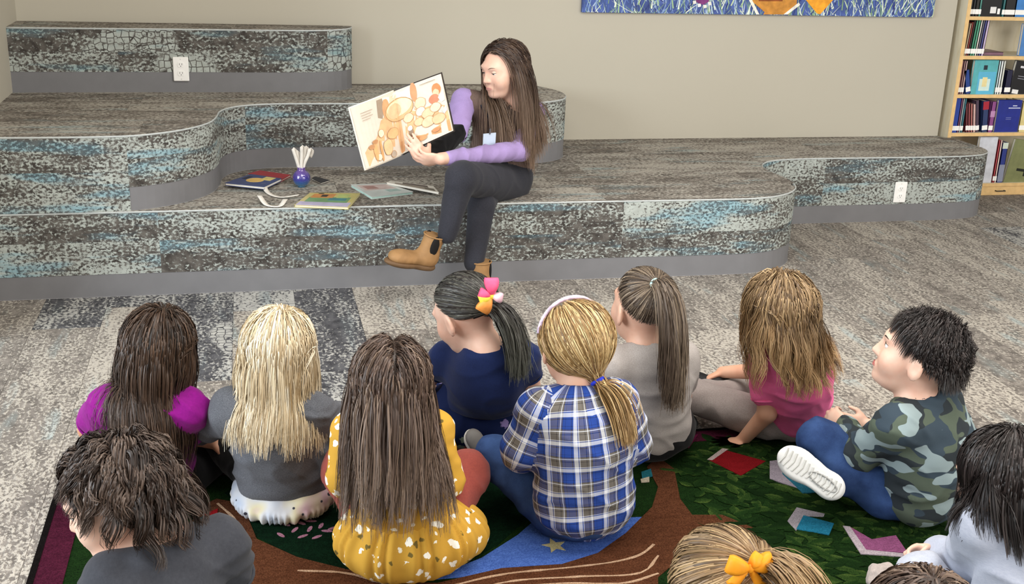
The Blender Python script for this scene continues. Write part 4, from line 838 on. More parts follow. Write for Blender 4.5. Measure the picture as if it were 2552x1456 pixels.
def shirt(K, mat, sleeve='long', wp=.128, wc=.122, dp=.100, hem=.0, neck=.052, amp=.0075, seed=0, name='shirt', vox=.0068, uv=False, cuff=.9, slr=(.050, .044, .034), extra=None, f=(9, 9, 26), neckoff=(0, .004, -.012), build=True, collar=None, cth=.0058):
    q, k, T = K.q, K.k, K.T; D = Sdf(); pl = q['pel']
    D.ell(pl+T@A3((0, -.004, .0)), A3((wp, dp, .10))*k, T, .05); D.ell(pl*.55+q['chest']*.45, A3((wp*.92, dp*.95, .115))*k, T, .05); D.ell(q['chest'], A3((wc, dp*.97, .14))*k, T, .06)
    D.cone(q['shL'], q['shR'], .048*k, .048*k, .065); D.cone(q['chest'], q['neck']-Z*.02, .085*k, .048*k, .05)
    for i, n in enumerate('LR'):
        a, b, c = q['sh'+n], q['el'+n], q['wr'+n]
        if sleeve == 'long': D.cone(a, b, slr[0]*k, slr[1]*k, .03, 1+i); D.cone(b, b+(c-b)*cuff, slr[1]*k, slr[2]*k, .018, 3+i)
        elif sleeve == 'short': D.cone(a, a+(b-a)*.52, slr[0]*k, slr[1]*1.08*k, .03, 1+i)
        elif sleeve == 'elbow': D.cone(a, b, slr[0]*k, slr[1]*1.1*k, .03, 1+i); D.cone(b, b+(c-b)*.25, slr[1]*k, slr[1]*k, .018, 3+i)
        elif sleeve == 'cap': D.cone(a, a+(b-a)*.32, slr[0]*k, slr[0]*1.05*k, .03, 1+i)
    if extra: extra(D)
    D.cone(K.hd.w((0, -.02, -.06)), q['neck']+T@A3(neckoff), neck*.9*k, neck*k, .006, 0, True)
    D.cut((0, 0, max(.012, hem)), (0, 0, -1), .01); K.shirt = D
    if not build: return None
    V, Fc, Lb = D.bake(vox, wrinkle(amp, seed, f))
    fuv = None
    if uv:
        fl_ = np.array([np.bincount(x, minlength=5).argmax() for x in Lb[Fc]]); fuv = np.zeros((len(Fc), 4, 2))
        def ax(P, o, R, rad): l = (P-o)@R; return np.stack([np.arctan2(l[..., 0], -l[..., 1])*rad, l[..., 2]], -1)
        for lb in range(5):
            m_ = fl_ == lb
            if not m_.any(): continue
            if lb == 0: R, o, rad = T, pl, .115*k
            else:
                n = 'LR'[(lb-1) % 2]; a, b = (q['sh'+n], q['el'+n]) if lb < 3 else (q['el'+n], q['wr'+n]); R = frame(b-a, K.rt+.01); o = a; rad = .046*k
            u = ax(V[Fc[m_]], o, R, rad); per = 2*np.pi*rad; u[..., 0] += np.where(u[..., 0]-u[:, :1, 0] > per/2, -per, 0)+np.where(u[..., 0]-u[:, :1, 0] < -per/2, per, 0); fuv[m_] = u
    ob = fastmesh(name, V, Fc, mat, K.root, fuv=fuv); L_ = A3(K.root.location)
    a0 = K.hd.w((0, -.02, -.06)); b0 = q['neck']+T@A3(neckoff); axv = unit(b0-a0); R = frame(-axv, K.rt); ring = []
    for t in np.linspace(0, 2*np.pi, 33)[:-1]:
        d_ = R@A3((math.cos(t), math.sin(t), 0))*neck*k*.97; ss = np.linspace(-.09, .10, 60); P_ = b0+d_+axv*ss[:, None]; ins_ = D.near(P_) < 0
        ring.append(P_[ins_.argmax()] if ins_.any() else b0+d_)
    rg = np.array(ring); rg = (rg+np.roll(rg, 1, 0)+np.roll(rg, -1, 0))/3; MB().tube([Vector(p-L_) for p in rg], cth*k, 8, closed=True).build('collar', collar or mat, ob, True)
    if sleeve in ('short', 'cap'):
        for n in 'LR':
            a, b = q['sh'+n], q['el'+n]; fr_ = .52 if sleeve == 'short' else .32; c_ = a+(b-a)*fr_; R = frame(b-a, K.f+.01); rr2 = (slr[1]*1.08 if sleeve == 'short' else slr[0]*1.05)*k; c_ = c_+unit(b-a)*rr2*.55
            MB().tube([Vector(c_-L_+R@A3((math.cos(t), math.sin(t), 0))*rr2*.86) for t in np.linspace(0, 2*np.pi, 25)[:-1]], .0042*k, 6, closed=True).build('sleeve_hem', mat, ob, True)
    return ob
def trousers(K, mat, rt_=.062, rk=.052, ra=.038, name='trousers', legs='LR', seed=3, amp=.0065, to=1.0, vox=.0085, pel=(.122, .10, .09)):
    q, k = K.q, K.k; D = Sdf(); D.ell(q['pel']-Z*.012, A3(pel)*k, K.T, .03)
    for n in legs:
        D.cone(q['hip'+n], q['kn'+n], rt_*k*1.12, rk*k, .04); D.cone(q['kn'+n], q['kn'+n]+(q['an'+n]-q['kn'+n])*to, rk*k, ra*k, .02)
    D.cut((0, 0, .010), (0, 0, -1), .008); V, Fc, _ = D.bake(vox, wrinkle(amp, seed, (16, 16, 16))); return fastmesh(name, V, Fc, mat, K.root)
def shoe(K, heel, toe, upv, L=.17, mat=None, sole=None, name='shoe', k=1.0, tread=False):
    fr = unit(A3(toe)-A3(heel)); u = A3(upv)-fr*np.dot(A3(upv), fr); u = unit(u); R = np.stack([np.cross(fr, u), fr, u], 1); h = A3(heel); D = Sdf()
    P = lambda x, y, z: h+R@(A3((x, y, z))*k)
    D.ell(P(0, .03, .03), A3((.030, .036, .034))*k, R, .02); D.ell(P(0, .09, .022), A3((.034, .06, .022))*k, R, .02); D.ell(P(0, .13, .018), A3((.033, .035, .018))*k, R, .02); D.cut(P(0, 0, .008), -u, .003)
    V, Fc, _ = D.bake(.005); o = fastmesh(name, V, Fc, mat, K.root)
    S2 = Sdf(); S2.ell(P(0, .032, .004), A3((.031, .036, .014))*k, R, .012); S2.ell(P(0, .115, .004), A3((.037, .052, .014))*k, R, .03); S2.cone(P(0, .03, .004), P(0, .12, .004), .024*k, .028*k, .02); S2.cut(P(0, 0, -.008), -u, .002); S2.cut(P(0, 0, .012), u, .002)
    V, Fc, _ = S2.bake(.004); so = fastmesh('sole', V, Fc, sole or mat, o) if False else fastmesh('sole', V, Fc, sole or mat, K.root)
    if tread:
        L_ = A3(K.root.location)
        for i in range(13):
            y = .012+.0115*i; w = .020*(1-.35*math.exp(-((y-.065)/.03)**2)); MB().tube([Vector(P(-w, y+.004, -.0085)-L_), Vector(P(0, y, -.0092)-L_), Vector(P(w, y+.004, -.0085)-L_)], .0022*k, 5).build('tread_bar', tread, K.root)
        MB().tube([Vector(P(.012*math.cos(t), .05+.035*math.sin(t), -.009)-L_) for t in np.linspace(0, 6.28, 25)[:-1]], .0022*k, 5, closed=True).build('tread_groove', plain('#9a9a98', .6), K.root)
    return o
def hcoll(K, extra=None, back=False, ears=True):
    hd = K.hd; H_ = Sdf(); H_.ell(hd.c+hd.R@hd.sc, hd.sr, hd.R); H_.ell(hd.w((0, .03, -.03)), A3((.060, .058, .074))*hd.hs, hd.R)
    for q_ in ((-1, 1) if ears else ()): H_.ell(hd.w((q_*.076, -.004, -.014)), A3((.014, .024, .036))*hd.hs, hd.R)
    H_.cone(hd.w((0, -.022, -.05)), K.q['neck'], .04*hd.hs, .043*hd.hs); so = [o for o in K.shirt.ops if not o[7]]; H_.ops += (so[:3]+[so[4]] if back else so)
    if extra: extra(H_)
    return H_.near

# ---- materials of clothes
M_MAG = fabric('#8e1486', '#7d1076', 120, name='magenta_jersey'); M_HEATH = fabric('#4e5057', '#70737a', 330, name='charcoal_heather', stretch=(1, 1, 2.5), mottle=.3); M_BLACK = fabric('#0c0c0e', '#151517', 150, name='black_jersey')
M_NAVY = fabric('#1b2a55', '#16224a', 200, name='navy_jersey'); M_GREYT = fabric('#b3aca8', '#9e9792', 330, name='grey_heather', stretch=(1, 1, 2), mottle=.3); M_PINK = fabric('#ff7cb2', '#fe6faa', 160, name='hot_pink_jersey')
M_RUST = fabric('#95493f', '#85403a', 160, name='rust_leggings'); M_LEGG = fabric('#a09793', '#8d8480', 330, name='grey_leggings', mottle=.3); M_CHAR = fabric('#44464d', '#3b3d44', 150, name='charcoal_tee'); M_HOOD = fabric('#a2a8ba', '#b5bac8', 120, name='pale_grey_hoodie', mottle=.6, stretch=(1, 1, 2.5))
def denim(h1, h2):
    m, nt, b = newmat('denim'); co = nd(nt, 'ShaderNodeTexCoord').outputs['Object']; n = noi(nt, mapping(nt, co, (1, 1, 3)), 300, 3, .7); w = noi(nt, co, 14, 4, .6)
    setp(nt, b, mix(nt, step(nt, w, .35, .7), mix(nt, n, lin(h1), lin(h2)), mix(nt, n, lin(h2), lin('#3f5a8a'))), .85, .15, n, .4, .001); return m
M_JEAN = denim('#1b2b4c', '#2f4672'); M_JEAN2 = denim('#1c2a4c', '#2d4472')
def plaid_mat():
    m, nt, b = newmat('plaid_flannel'); uv = nd(nt, 'ShaderNodeUVMap').outputs[0]; sp = nd(nt, 'ShaderNodeSeparateXYZ', {0: uv}); per = .070
    def bands(v, o):
        f = mth(nt, 'FRACT', mth(nt, 'ADD', mth(nt, 'DIVIDE', v, per), o)); bl, wh, bk, tp = lin('#2b4794'), lin('#e8ecf4'), lin('#1c1d24'), lin('#6d6862')
        return ramp(nt, f, [(0, bl), (.22, bk), (.245, bl), (.30, wh), (.44, bl), (.47, wh), (.50, tp), (.70, bk), (.725, tp), (.80, wh), (.83, tp), (.88, bk), (.90, bl), (.985, bk)], 'CONSTANT')
    a = bands(sp.outputs[0], .1); c = bands(sp.outputs[1], .35); tw = nd(nt, 'ShaderNodeTexWave', {'Vector': mapping(nt, uv, (1, 1, 1)), 'Scale': 160.0}, bands_direction='DIAGONAL').outputs['Fac']
    n = noi(nt, uv, 300, 2); setp(nt, b, mix(nt, .5, a, c), .9, .12, n, .3, .001); return m
def camo_mat():
    m, nt, b = newmat('camouflage_jersey'); co = mapping(nt, nd(nt, 'ShaderNodeTexCoord').outputs['Object'], (1, 1, 1.75)); wv = nd(nt, 'ShaderNodeTexNoise', {'Vector': co, 'Scale': 14.0, 'Detail': 1.0}).outputs['Color']
    p = nd(nt, 'ShaderNodeVectorMath', {0: co, 1: nd(nt, 'ShaderNodeVectorMath', {0: wv, 'Scale': .03}, operation='SCALE').outputs[0]}, operation='ADD').outputs[0]
    a = noi(nt, p, 13, .6); c = noi(nt, mapping(nt, p, (1, 1, 1), (4, 2, 7)), 12, .6); d = noi(nt, mapping(nt, p, (1, 1, 1), (9, 5, 1)), 13.5, .6); e = lambda v, t: step(nt, v, t-.004, t+.004)
    col = mix(nt, e(a, .52), lin('#545e52'), lin('#30363a')); col = mix(nt, e(c, .545), col, lin('#3a4650')); col = mix(nt, e(d, .555), col, lin('#8d9da0')); setp(nt, b, col, .88, .12, noi(nt, co, 400, 2), .3, .001); return m
def print_mat(name, base, shapes, scale=14, thr=.16, jitter=1.0):
    m, nt, b = newmat(name); co = nd(nt, 'ShaderNodeTexCoord').outputs['Object']; n = noi(nt, co, 60, 2); p = nd(nt, 'ShaderNodeVectorMath', {0: co, 1: nd(nt, 'ShaderNodeVectorMath', {0: nd(nt, 'ShaderNodeTexNoise', {'Vector': co, 'Scale': 70.0}).outputs['Color'], 'Scale': .022}, operation='SCALE').outputs[0]}, operation='ADD').outputs[0]
    col = lin(base); col = mix(nt, mth(nt, 'MULTIPLY', n, .25), col, tuple(x*.7 for x in col[:3])+(1,))
    for i, (hx, sc_, th) in enumerate(shapes):
        v = nd(nt, 'ShaderNodeTexVoronoi', {'Vector': mapping(nt, p, (1, 1, 1), (i*3.1, i*1.7, i*.9)), 'Scale': sc_}).outputs[0]; col = mix(nt, step(nt, v, th+.03, th), col, lin(hx))
    setp(nt, b, col, .88, .12, noi(nt, co, 350, 2), .25, .001); return m
M_PLAID = plaid_mat(); M_CAMO = camo_mat(); M_MUST = print_mat('mustard_print', '#c4973c', [('#f3efe2', 24, .22), ('#efe9d6', 21, .13), ('#6b5a2c', 19, .12)]); M_NAVYF = print_mat('navy_print', '#17234a', [('#b0614e', 11, .22), ('#8f7fb4', 12, .17), ('#8a9a8c', 13, .15)])
m, nt, b = newmat('pastel_print'); co = nd(nt, 'ShaderNodeTexCoord').outputs['Object']; c_ = nd(nt, 'ShaderNodeTexNoise', {'Vector': co, 'Scale': 8.0, 'Detail': 2.0}).outputs[0]
v_ = nd(nt, 'ShaderNodeTexVoronoi', {'Vector': co, 'Scale': 28.0}).outputs[0]; setp(nt, b, mix(nt, step(nt, v_, .16, .13), ramp(nt, c_, [(.3, lin('#a9b6ca')), (.45, lin('#c9cbd0')), (.55, lin('#cfc7a8')), (.7, lin('#c69cb6'))]), lin('#3a3a44')), .85, .15); M_PASTEL = m
H_DKBR = hair_mat('hair_dark_brown', '#1a120d', '#3a2a20', '#5f4a3c'); H_BLOND = hair_mat('hair_pale_blonde', '#a58c66', '#d8c7a6', '#f3ecd9'); H_BROWN = hair_mat('hair_brown', '#2d2019', '#55433a', '#85705f', '#3a2820'); H_BLK = hair_mat('hair_near_black', '#0d0a0a', '#231c1b', '#453c3a'); H_DBLON = hair_mat('hair_dark_blonde', '#6b512f', '#a88658', '#d9c08e'); H_ASH = hair_mat('hair_ash_brown', '#2a201a', '#54463a', '#8d7d6a'); H_WAVY = hair_mat('hair_light_brown', '#4a3826', '#82694c', '#b89c74', '#9a6f3e'); H_CURL = hair_mat('hair_chestnut', '#19110d', '#3d2f28', '#6a5a50'); H_PONYD = hair_mat('hair_black_streaked', '#0e0b0b', '#2c2624', '#5a5a52', '#4c5048'); H_WOM = hair_mat('hair_long_brown', '#1c1310', '#3b2b24', '#6d5848', '#8a7360')

# ---- A: girl in magenta
bA = fl(380, 1235)
K = kid('girl in a magenta shirt with long dark brown hair and black leggings', bA, fl(396, 868, .455), -14, (-18, 6, 6), 1.06, SK4, J=dict(elL=at(222, 1070, bA[1]+.04), wrL=at(250, 1130, bA[1]+.16), knL=at(300, 1150, bA[1]+.2), knR=at(545, 1130, bA[1]+.14), anR=at(500, 1190, bA[1]+.26), elR=at(480, 1085, bA[1]+.06)))
K.q['hipR'] = at(450, 1200, bA[1]+.02)
shirt(K, M_MAG, 'short', .118, .118, seed=1, slr=(.052, .050, .03)); trousers(K, M_BLACK, .066, .058, .042)
long_hair(K.hd, K.root, hcoll(K, back=True), H_DKBR, 4800, .40, crown=(.15, .05, .98), seed=2, clump=.45, rad=.0013, off=(.005, .018), wav=.004, wfreq=24, flare=(-.65, -K.f*.35), Lvar=.38, K=420); finish(K)
# ---- B: pale blonde girl
bB = fl(712, 1262)
K = kid('pale blonde girl in a charcoal sweatshirt and pastel ruffled skirt', bB, fl(694, 874, .465), -12, (-16, 4, 4), 1.06, SK3, J=dict(elL=at(520, 1055, bB[1]+.06), wrL=at(500, 1075, bB[1]+.18), elR=at(845, 1050, bB[1]+.08), wrR=at(880, 1060, bB[1]+.2), knR=at(850, 1130, bB[1]+.16)))
shirt(K, M_HEATH, 'long', .130, .120, seed=2, hem=.065, amp=.009, slr=(.056, .050, .04)); trousers(K, M_BLACK, .058, .05, .036)
D = Sdf(); D.ell(K.q['pel']-Z*.045+K.f*.01, (.148, .135, .062), K.T, .03); D.cut((0, 0, .011), (0, 0, -1), .006)
def ruf(V, N_):
    a = np.arctan2(V[:, 1]-bB[1], V[:, 0]-bB[0]); z = V[:, 2]; return .006*np.sin(a*40+3*np.sin(a*7))*np.clip((.048-z)/.02, 0, 1)+.006*vnoise(V, 24, 4)+.005*np.clip((.05-z)/.01, 0, 1)
V, Fc, _ = D.bake(.0055, ruf); fastmesh('skirt', V, Fc, M_PASTEL, K.root)
long_hair(K.hd, K.root, hcoll(K, back=True), H_BLOND, 4800, .31, crown=(.1, .15, .98), seed=12, clump=.4, rad=.0013, off=(.005, .020), wav=.006, wfreq=26, flare=(-.25, -K.f*.25), Lvar=.34, K=380); finish(K, '#b09060')
# ---- C: girl in mustard dress
bC = fl(1012, 1395)
K = kid('girl in a mustard printed dress with long brown hair and rust leggings', bC, fl(973, 958, .495), -6, (-4, 8, 2), 1.04, SK1, J=dict(knL=at(862, 1170, bC[1]+.17), knR=at(1165, 1180, bC[1]+.15), anL=at(940, 1250, bC[1]+.26), anR=at(1040, 1250, bC[1]+.26), elL=at(866, 1190, bC[1]+.02), elR=at(1108, 1195, bC[1]+.03), shL=at(880, 1075, bC[1]+.05), shR=at(1078, 1072, bC[1]+.05), wrL=at(900, 1160, bC[1]+.2), wrR=at(1120, 1210, bC[1]+.16)))
shirt(K, M_MUST, 'elbow', .118, .112, seed=3, hem=.10, amp=.005, slr=(.050, .046, .04)); trousers(K, M_RUST, .066, .062, .04)
D = Sdf(); D.ell(K.q['pel']-Z*.03-K.f*.015, (.178, .150, .105), None, .05); D.ell(K.q['pel']-Z*.06+K.rt*.13+K.f*.05, (.085, .09, .07), None, .05); D.ell(K.q['pel']-Z*.065-K.rt*.10+K.f*.05, (.075, .08, .06), None, .05); D.cone(K.q['pel']+Z*.03, K.q['pel']+Z*.085, .115, .098, .05); D.cut((0, 0, .0115), (0, 0, -1), .006)
def gath(V, N_):
    a = np.arctan2(V[:, 1]-bC[1], V[:, 0]-bC[0]); z = V[:, 2]; e = np.clip((.19-z)/.05, 0, 1)*np.clip((z-.01)/.05, .25, 1); return e*(.0055*np.sin(a*26+1.5*np.sin(a*9))+.004*vnoise(V, 22, 5))
V, Fc, _ = D.bake(.0055, gath); fastmesh('skirt', V, Fc, M_MUST, K.root)
long_hair(K.hd, K.root, hcoll(K, back=True), H_BROWN, 5200, .385, part=.05, seed=22, clump=.75, rad=.0013, off=(.005, .022), grav=.34, wav=.007, wfreq=20, flare=(.02, -K.f*.3), Lvar=.34, K=420); finish(K)
# ---- D: girl in navy dress with bow
bD = fl(1195, 1100)
K = kid('girl in a navy dress with a dark ponytail and a pink bow', bD, fl(1160, 778, .47), 8, (38, 24, -4), 1.06, SK3, J=dict(shL=at(1112, 892, bD[1]+.0), elL=at(1058, 955, bD[1]+.06), wrL=at(1085, 990, bD[1]+.18), knL=at(1075, 985, bD[1]+.20), knR=at(1290, 1050, bD[1]+.16)))
shirt(K, M_NAVY, 'cap', .122, .112, seed=4, hem=.145, amp=.006, slr=(.045, .046, .04), neck=.050); trousers(K, M_BLACK, .06, .05, .036)
D = Sdf(); D.ell(K.q['pel']-Z*.02, (.150, .135, .10), None, .05); D.cone(K.q['pel'], K.q['pel']+Z*.085, .125, .116, .05)
for n in 'LR': D.cone(K.q['hip'+n], K.q['kn'+n], .075, .062, .05)
D.cut((0, 0, .0115), (0, 0, -1), .006); V, Fc, _ = D.bake(.006, wrinkle(.005, 9, (24, 24, 9))); fastmesh('skirt', V, Fc, M_NAVYF, K.root)
tie = at(1226, 768, K.hd.c[1]-.085); pony_hair(K.hd, K.root, hcoll(K), H_PONYD, 3800, tie, .24, seed=32, rad=.0013, spread=.7, out=(.35, -.8, -.2), wav=.006, wfreq=30, filt=lambda D: ~((D[:, 2] < -.30) & (np.abs(D[:, 0]) < .9) & (D[:, 1] > -.8)))
band(K.hd, K.root, tie, K.hd.d((.3, -1, 0)), .014, .005, plain('#26232a', .7)); finish(K, '#2a2220', vox=.0052)
bw = tie+np.array([-.012, -.03, .048]); mP, mO, mY = plain('#e8557e', .6, .2, 40), plain('#f29a4a', .6, .2, 40), plain('#f2d84e', .6, .1, 40)
def bow(root, c, rx, sc, mats, name='hair_bow', tails=True, up=(0, 0, 1), more=()):
    if abs(A3(rx)[2]) > .8: up = (-1, 0, .3)
    L = A3(root.location); c = A3(c)-L; R = frame(up, rx)
    def petal(ang, ln, wd, m_, nm, notch=0):
        na, nb = 7, 5; V = []; 
        for side in (0, 1):
            for i in range(na):
                t = i/(na-1); w = wd*(.16+.84*t**.8)*(1-(.25*t**6 if not notch else 0)); bul = .010*math.sin(math.pi*min(1, t*1.05))*(0 if notch else 1)
                for j in range(nb):
                    u = j/(nb-1)*2-1; x = t*ln-(notch*.012*t**8*(1-abs(u))); V.append((x*math.cos(ang)-u*w*math.sin(ang), (-.006-bul-.004*(1-u*u)) if side == 0 else (.002+bul*.2), x*math.sin(ang)+u*w*math.cos(ang)))
        f0 = [(i*nb+j, i*nb+j+1, (i+1)*nb+j+1, (i+1)*nb+j) for i in range(na-1) for j in range(nb-1)]; o_ = na*nb
        Fc = f0+[tuple(x+o_ for x in f[::-1]) for f in f0]; rim = [i*nb for i in range(na)]+[(na-1)*nb+j for j in range(1, nb)]+[i*nb+nb-1 for i in range(na-2, -1, -1)]
        Fc += [(a, b2, b2+o_, a+o_) for a, b2 in zip(rim[:-1], rim[1:])]; meshobj(nm, [c+R@(A3(p)*sc) for p in V], Fc, m_, root, True)
    petal(.25, .045, .022, mats[0], 'bow_loop'); petal(math.pi-.25, .045, .022, mats[1 % len(mats)], 'bow_loop'); petal(.95, .032, .013, mats[0], 'bow_loop') if tails else None
    for an_, m_ in more: petal(an_, .030, .015, m_, 'bow_loop')
    if tails: petal(-1.0, .052, .012, mats[0], 'bow_tail', 1); petal(math.pi+.85, .050, .012, mats[0], 'bow_tail', 1)
    D = Sdf(); D.ell(c+R@A3((0, -.008*sc, .0)), A3((.008, .007, .010))*sc, R); V, Fc, _ = D.bake(.0025); meshobj('bow_knot', V, Fc, mats[-1], root, True)
bow(K.root, bw, (.30, .1, .95), 1.15, [mP, mO, mY], tails=False, more=((1.5, mP), (-1.5, plain('#f2c4d2', .6, .2, 40)), (2.2, mY)))
# ---- E: girl in plaid shirt
bE = fl(1452, 1338)
K = kid('girl in a blue plaid shirt with a dark blonde ponytail tied low', bE, fl(1432, 858, .525), 4, (8, 4, 2), 1.05, SK1, J=dict(elL=at(1300, 1120, bE[1]+.03), wrL=at(1300, 1160, bE[1]+.17), elR=at(1575, 1110, bE[1]+.06), knL=at(1235, 1135, bE[1]+.16), anL=at(1400, 1190, bE[1]+.30), knR=at(1520, 1120, bE[1]+.27), hipL=at(1375, 1260, bE[1]+.04)))
shirt(K, M_PLAID, 'long', .140, .125, seed=5, hem=.0, amp=.0075, slr=(.060, .054, .046), uv=True, cuff=.55, dp=.105, collar=plain('#3d4f86', .9, .5, 60), cth=.010); trousers(K, M_JEAN, .066, .056, .044)
tie = at(1490, 950, K.hd.c[1]-.085); pony_hair(K.hd, K.root, hcoll(K), H_DBLON, 4200, tie, .19, seed=42, rad=.0013, spread=.85, out=(.45, -.6, -.9), off=(.006, .018), clump=.35)
band(K.hd, K.root, tie, K.hd.d((.4, -.5, -.8)), .015, .006, plain('#2338c8', .6)); finish(K, '#8a6c44')
hb = [K.hd.skull(unit((math.sin(t), .28, math.cos(t)))[None], .018)[0]-A3(K.root.location) for t in np.linspace(-1.5, 1.5, 21)]; MB().tube([Vector(p) for p in hb], .0055, 8).build('headband', plain('#d9c4e0', .5, .35, 60), K.root, True)
shoe(K, at(1215, 1165, bE[1]+.27), at(1185, 1110, bE[1]+.30), (0, -.5, 1), mat=plain('#5d5a57', .6), sole=plain('#a9a6a0', .6), k=.72)
# ---- F: girl in grey shirt, high ponytail
bF = fl(1622, 1140)
K = kid('girl in a light grey shirt with a long high ponytail', bF, fl(1603, 764, .51), 6, (16, 0, 2), 1.06, SK1, J=dict(elL=at(1500, 990, bF[1]+.10), elR=at(1700, 985, bF[1]+.10), knL=at(1500, 1080, bF[1]+.22), knR=at(1705, 1070, bF[1]+.24)))
shirt(K, M_GREYT, 'short', .120, .114, seed=6, hem=.025, amp=.006, slr=(.052, .048, .04), dp=.095); trousers(K, M_BLACK, .064, .052, .04, pel=(.130, .105, .09))
tie = at(1634, 712, K.hd.c[1]-.075); pony_hair(K.hd, K.root, hcoll(K), H_ASH, 4000, tie, .40, seed=52, rad=.0013, spread=.6, out=(.25, -.9, .15), wav=.006, wfreq=20, clump=.5, tailN=2000, grav=.5)
band(K.hd, K.root, tie, K.hd.d((.2, -1, .2)), .015, .007, plain('#bfe6e2', .5)); finish(K, '#4a3828')
# ---- G: girl in pink shirt, wavy hair
bG = fl(1975, 1085)
K = kid('girl in a hot pink shirt with long wavy light brown hair leaning on one hand', bG, fl(1938, 776, .475), 48, (36, 4, -2), 1.06, SK2, J=dict(shL=at(1905, 905, bG[1]-.07), elL=at(1912, 1030, bG[1]-.10), wrL=at(1850, 1098, bG[1]-.03), shR=at(2000, 900, bG[1]+.10), elR=at(1890, 925, bG[1]+.20), wrR=at(1800, 928, bG[1]+.30), hipL=at(1905, 1045, bG[1]-.0), knL=at(1715, 985, bG[1]+.11), anL=at(1850, 975, bG[1]+.28), hipR=at(1960, 1030, bG[1]+.06), knR=at(1890, 970, bG[1]+.33), anR=at(1790, 965, bG[1]+.30)), hands=(('L', dict(f=(-.92, .12, -.18), n=(0, 0, -1), curl=.22, spread=.5)), ('R', dict(f=(-1, .2, -.5), n=(0, -.3, -1), curl=.8))))
shirt(K, M_PINK, 'short', .118, .112, seed=7, hem=.02, amp=.008, slr=(.050, .048, .04)); trousers(K, M_LEGG, .064, .054, .036)
long_hair(K.hd, K.root, hcoll(K, back=True), H_WAVY, 5000, .30, crown=(.0, .05, .99), Lvar=.32, seed=62, clump=.75, rad=.0013, off=(.006, .026), wav=.012, wfreq=48, K=230, steps=16, grav=.26, flare=(.02, -K.f*.35)); finish(K, '#6a5034', vox=.0048)
shoe(K, at(1800, 975, bG[1]+.30), at(1735, 955, bG[1]+.33), (0, -.6, .8), mat=plain('#151517', .6, .2, 40), sole=plain('#dfe6ea', .5), k=.95); 
D = Sdf(); D.cone(K.q['anR'], K.q['anR']+(K.q['knR']-K.q['anR'])*.25, .040, .040, .01); V, Fc, _ = D.bake(.005); fastmesh('sock', V, Fc, M_BLACK, K.root)
# ---- H: boy in camouflage
bH = fl(2292, 1290)
K = kid('boy in a camouflage shirt and jeans with short dark hair looking up', bH, fl(2292, 884, .505), 30, (52, -12, 4), 1.08, SK3, J=dict(elL=at(2150, 1125, bH[1]+.04), wrL=at(2105, 1062, bH[1]+.20), elR=at(2400, 1100, bH[1]+.10), wrR=at(2160, 1060, bH[1]+.24), hipL=at(2215, 1230, bH[1]+.02), knL=at(2040, 1095, bH[1]+.13), anL=at(2140, 1130, bH[1]+.14), knR=at(2250, 1090, bH[1]+.32)), hands=(('L', dict(f=(-.25, .8, .25), n=(.8, .3, -.4), curl=.75)), ('R', dict(f=(-.9, .1, .15), n=(-.1, .9, -.3), curl=.7))))
K.q['anL'] = at(2100, 1195, bH[1]+.06)
shirt(K, M_CAMO, 'long', .140, .126, seed=8, hem=.0, amp=.008, slr=(.056, .050, .036), dp=.108, cuff=.86); trousers(K, M_JEAN2, .068, .060, .044)
D = scalp(5200, 72); r = np.random.RandomState(9); n = len(D); cr = unit((.15, -.62, .62)); Tn = D-cr; nn = D/K.hd.sr; nn /= np.linalg.norm(nn, axis=1)[:, None]; Tn -= nn*(Tn*nn).sum(1)[:, None]; Tn /= np.linalg.norm(Tn, axis=1)[:, None]+1e-9; sw = np.cross(nn, Tn); Tn = Tn+.35*sw+nn*.02
pts, nr = grow(K.hd.skull(D, .002), Tn@K.hd.R.T, (.056+.016*r.rand(n))*np.where((D[:, 2] < .25) & (D[:, 1] > -.55), .55, 1.0)*np.where(D[:, 2] < -.3, .75, 1), hcoll(K, ears=False), .005+.016*r.rand(n)*np.clip(D[:, 2]+.9, .3, 1), 7, .05, adh=(.8, K.hd)); pts, g = clumps(pts, nr, 520, .4, .5, 3); strands_mesh('hair', pts, nr, .0013*(.7+.6*r.rand(n)), H_BLK, K.root, .5*r.rand(n)+.5*r.rand(n)[g], .15); cap_mesh(K.hd, K.root, H_BLK, .006)
finish(K, '#2a201c', lid=.1, vox=.0048)
shoe(K, at(2098, 1232, bH[1]-.04), at(1962, 1140, bH[1]+.05), (.32, .85, -.28), mat=plain('#d4d4d2', .6, .05, 30), sole=plain('#dededc', .55, .03, 30), k=1.2, tread=plain('#c4c4c0', .5, .02, 30))
# ---- I: curly-haired boy in front
cI = fl(300, 1238, .53); bI = (cI[0]-.01, cI[1]-.06)
K = kid('boy with curly chestnut hair in a charcoal tee at the front left', bI, cI, 30, (82, 20, 4), 1.04, SK3, kw=.13)
shirt(K, M_CHAR, 'short', .125, .128, seed=9, slr=(.054, .050, .04)); trousers(K, M_BLACK)
D = scalp(5000, 82); D = D[~((D[:, 1] > .45) & (D[:, 2] < .72))]; r = np.random.RandomState(19); n = len(D); cr = unit((.25, -.35, .9)); Tn = D-cr; nn = D/K.hd.sr; nn /= np.linalg.norm(nn, axis=1)[:, None]; Tn -= nn*(Tn*nn).sum(1)[:, None]; Tn /= np.linalg.norm(Tn, axis=1)[:, None]+1e-9; Tn = Tn+nn*.10
pts, nr = grow(K.hd.skull(D, .002), Tn@K.hd.R.T, .088+.03*r.rand(n), hcoll(K), .006+.016*r.rand(n), 13, .13, adh=(.5, K.hd)); pts, g = clumps(pts, nr, 130, .8, .35, 5, 1.0); pts = wave(pts, nr, .014, 58, 7, g, .12); strands_mesh('hair', pts, nr, .0013*(.7+.6*r.rand(n)), H_CURL, K.root, .4*r.rand(n)+.6*r.rand(n)[g], .2); cap_mesh(K.hd, K.root, H_CURL, .008); finish(K, '#3a2c24', lid=.35, vox=.0052)
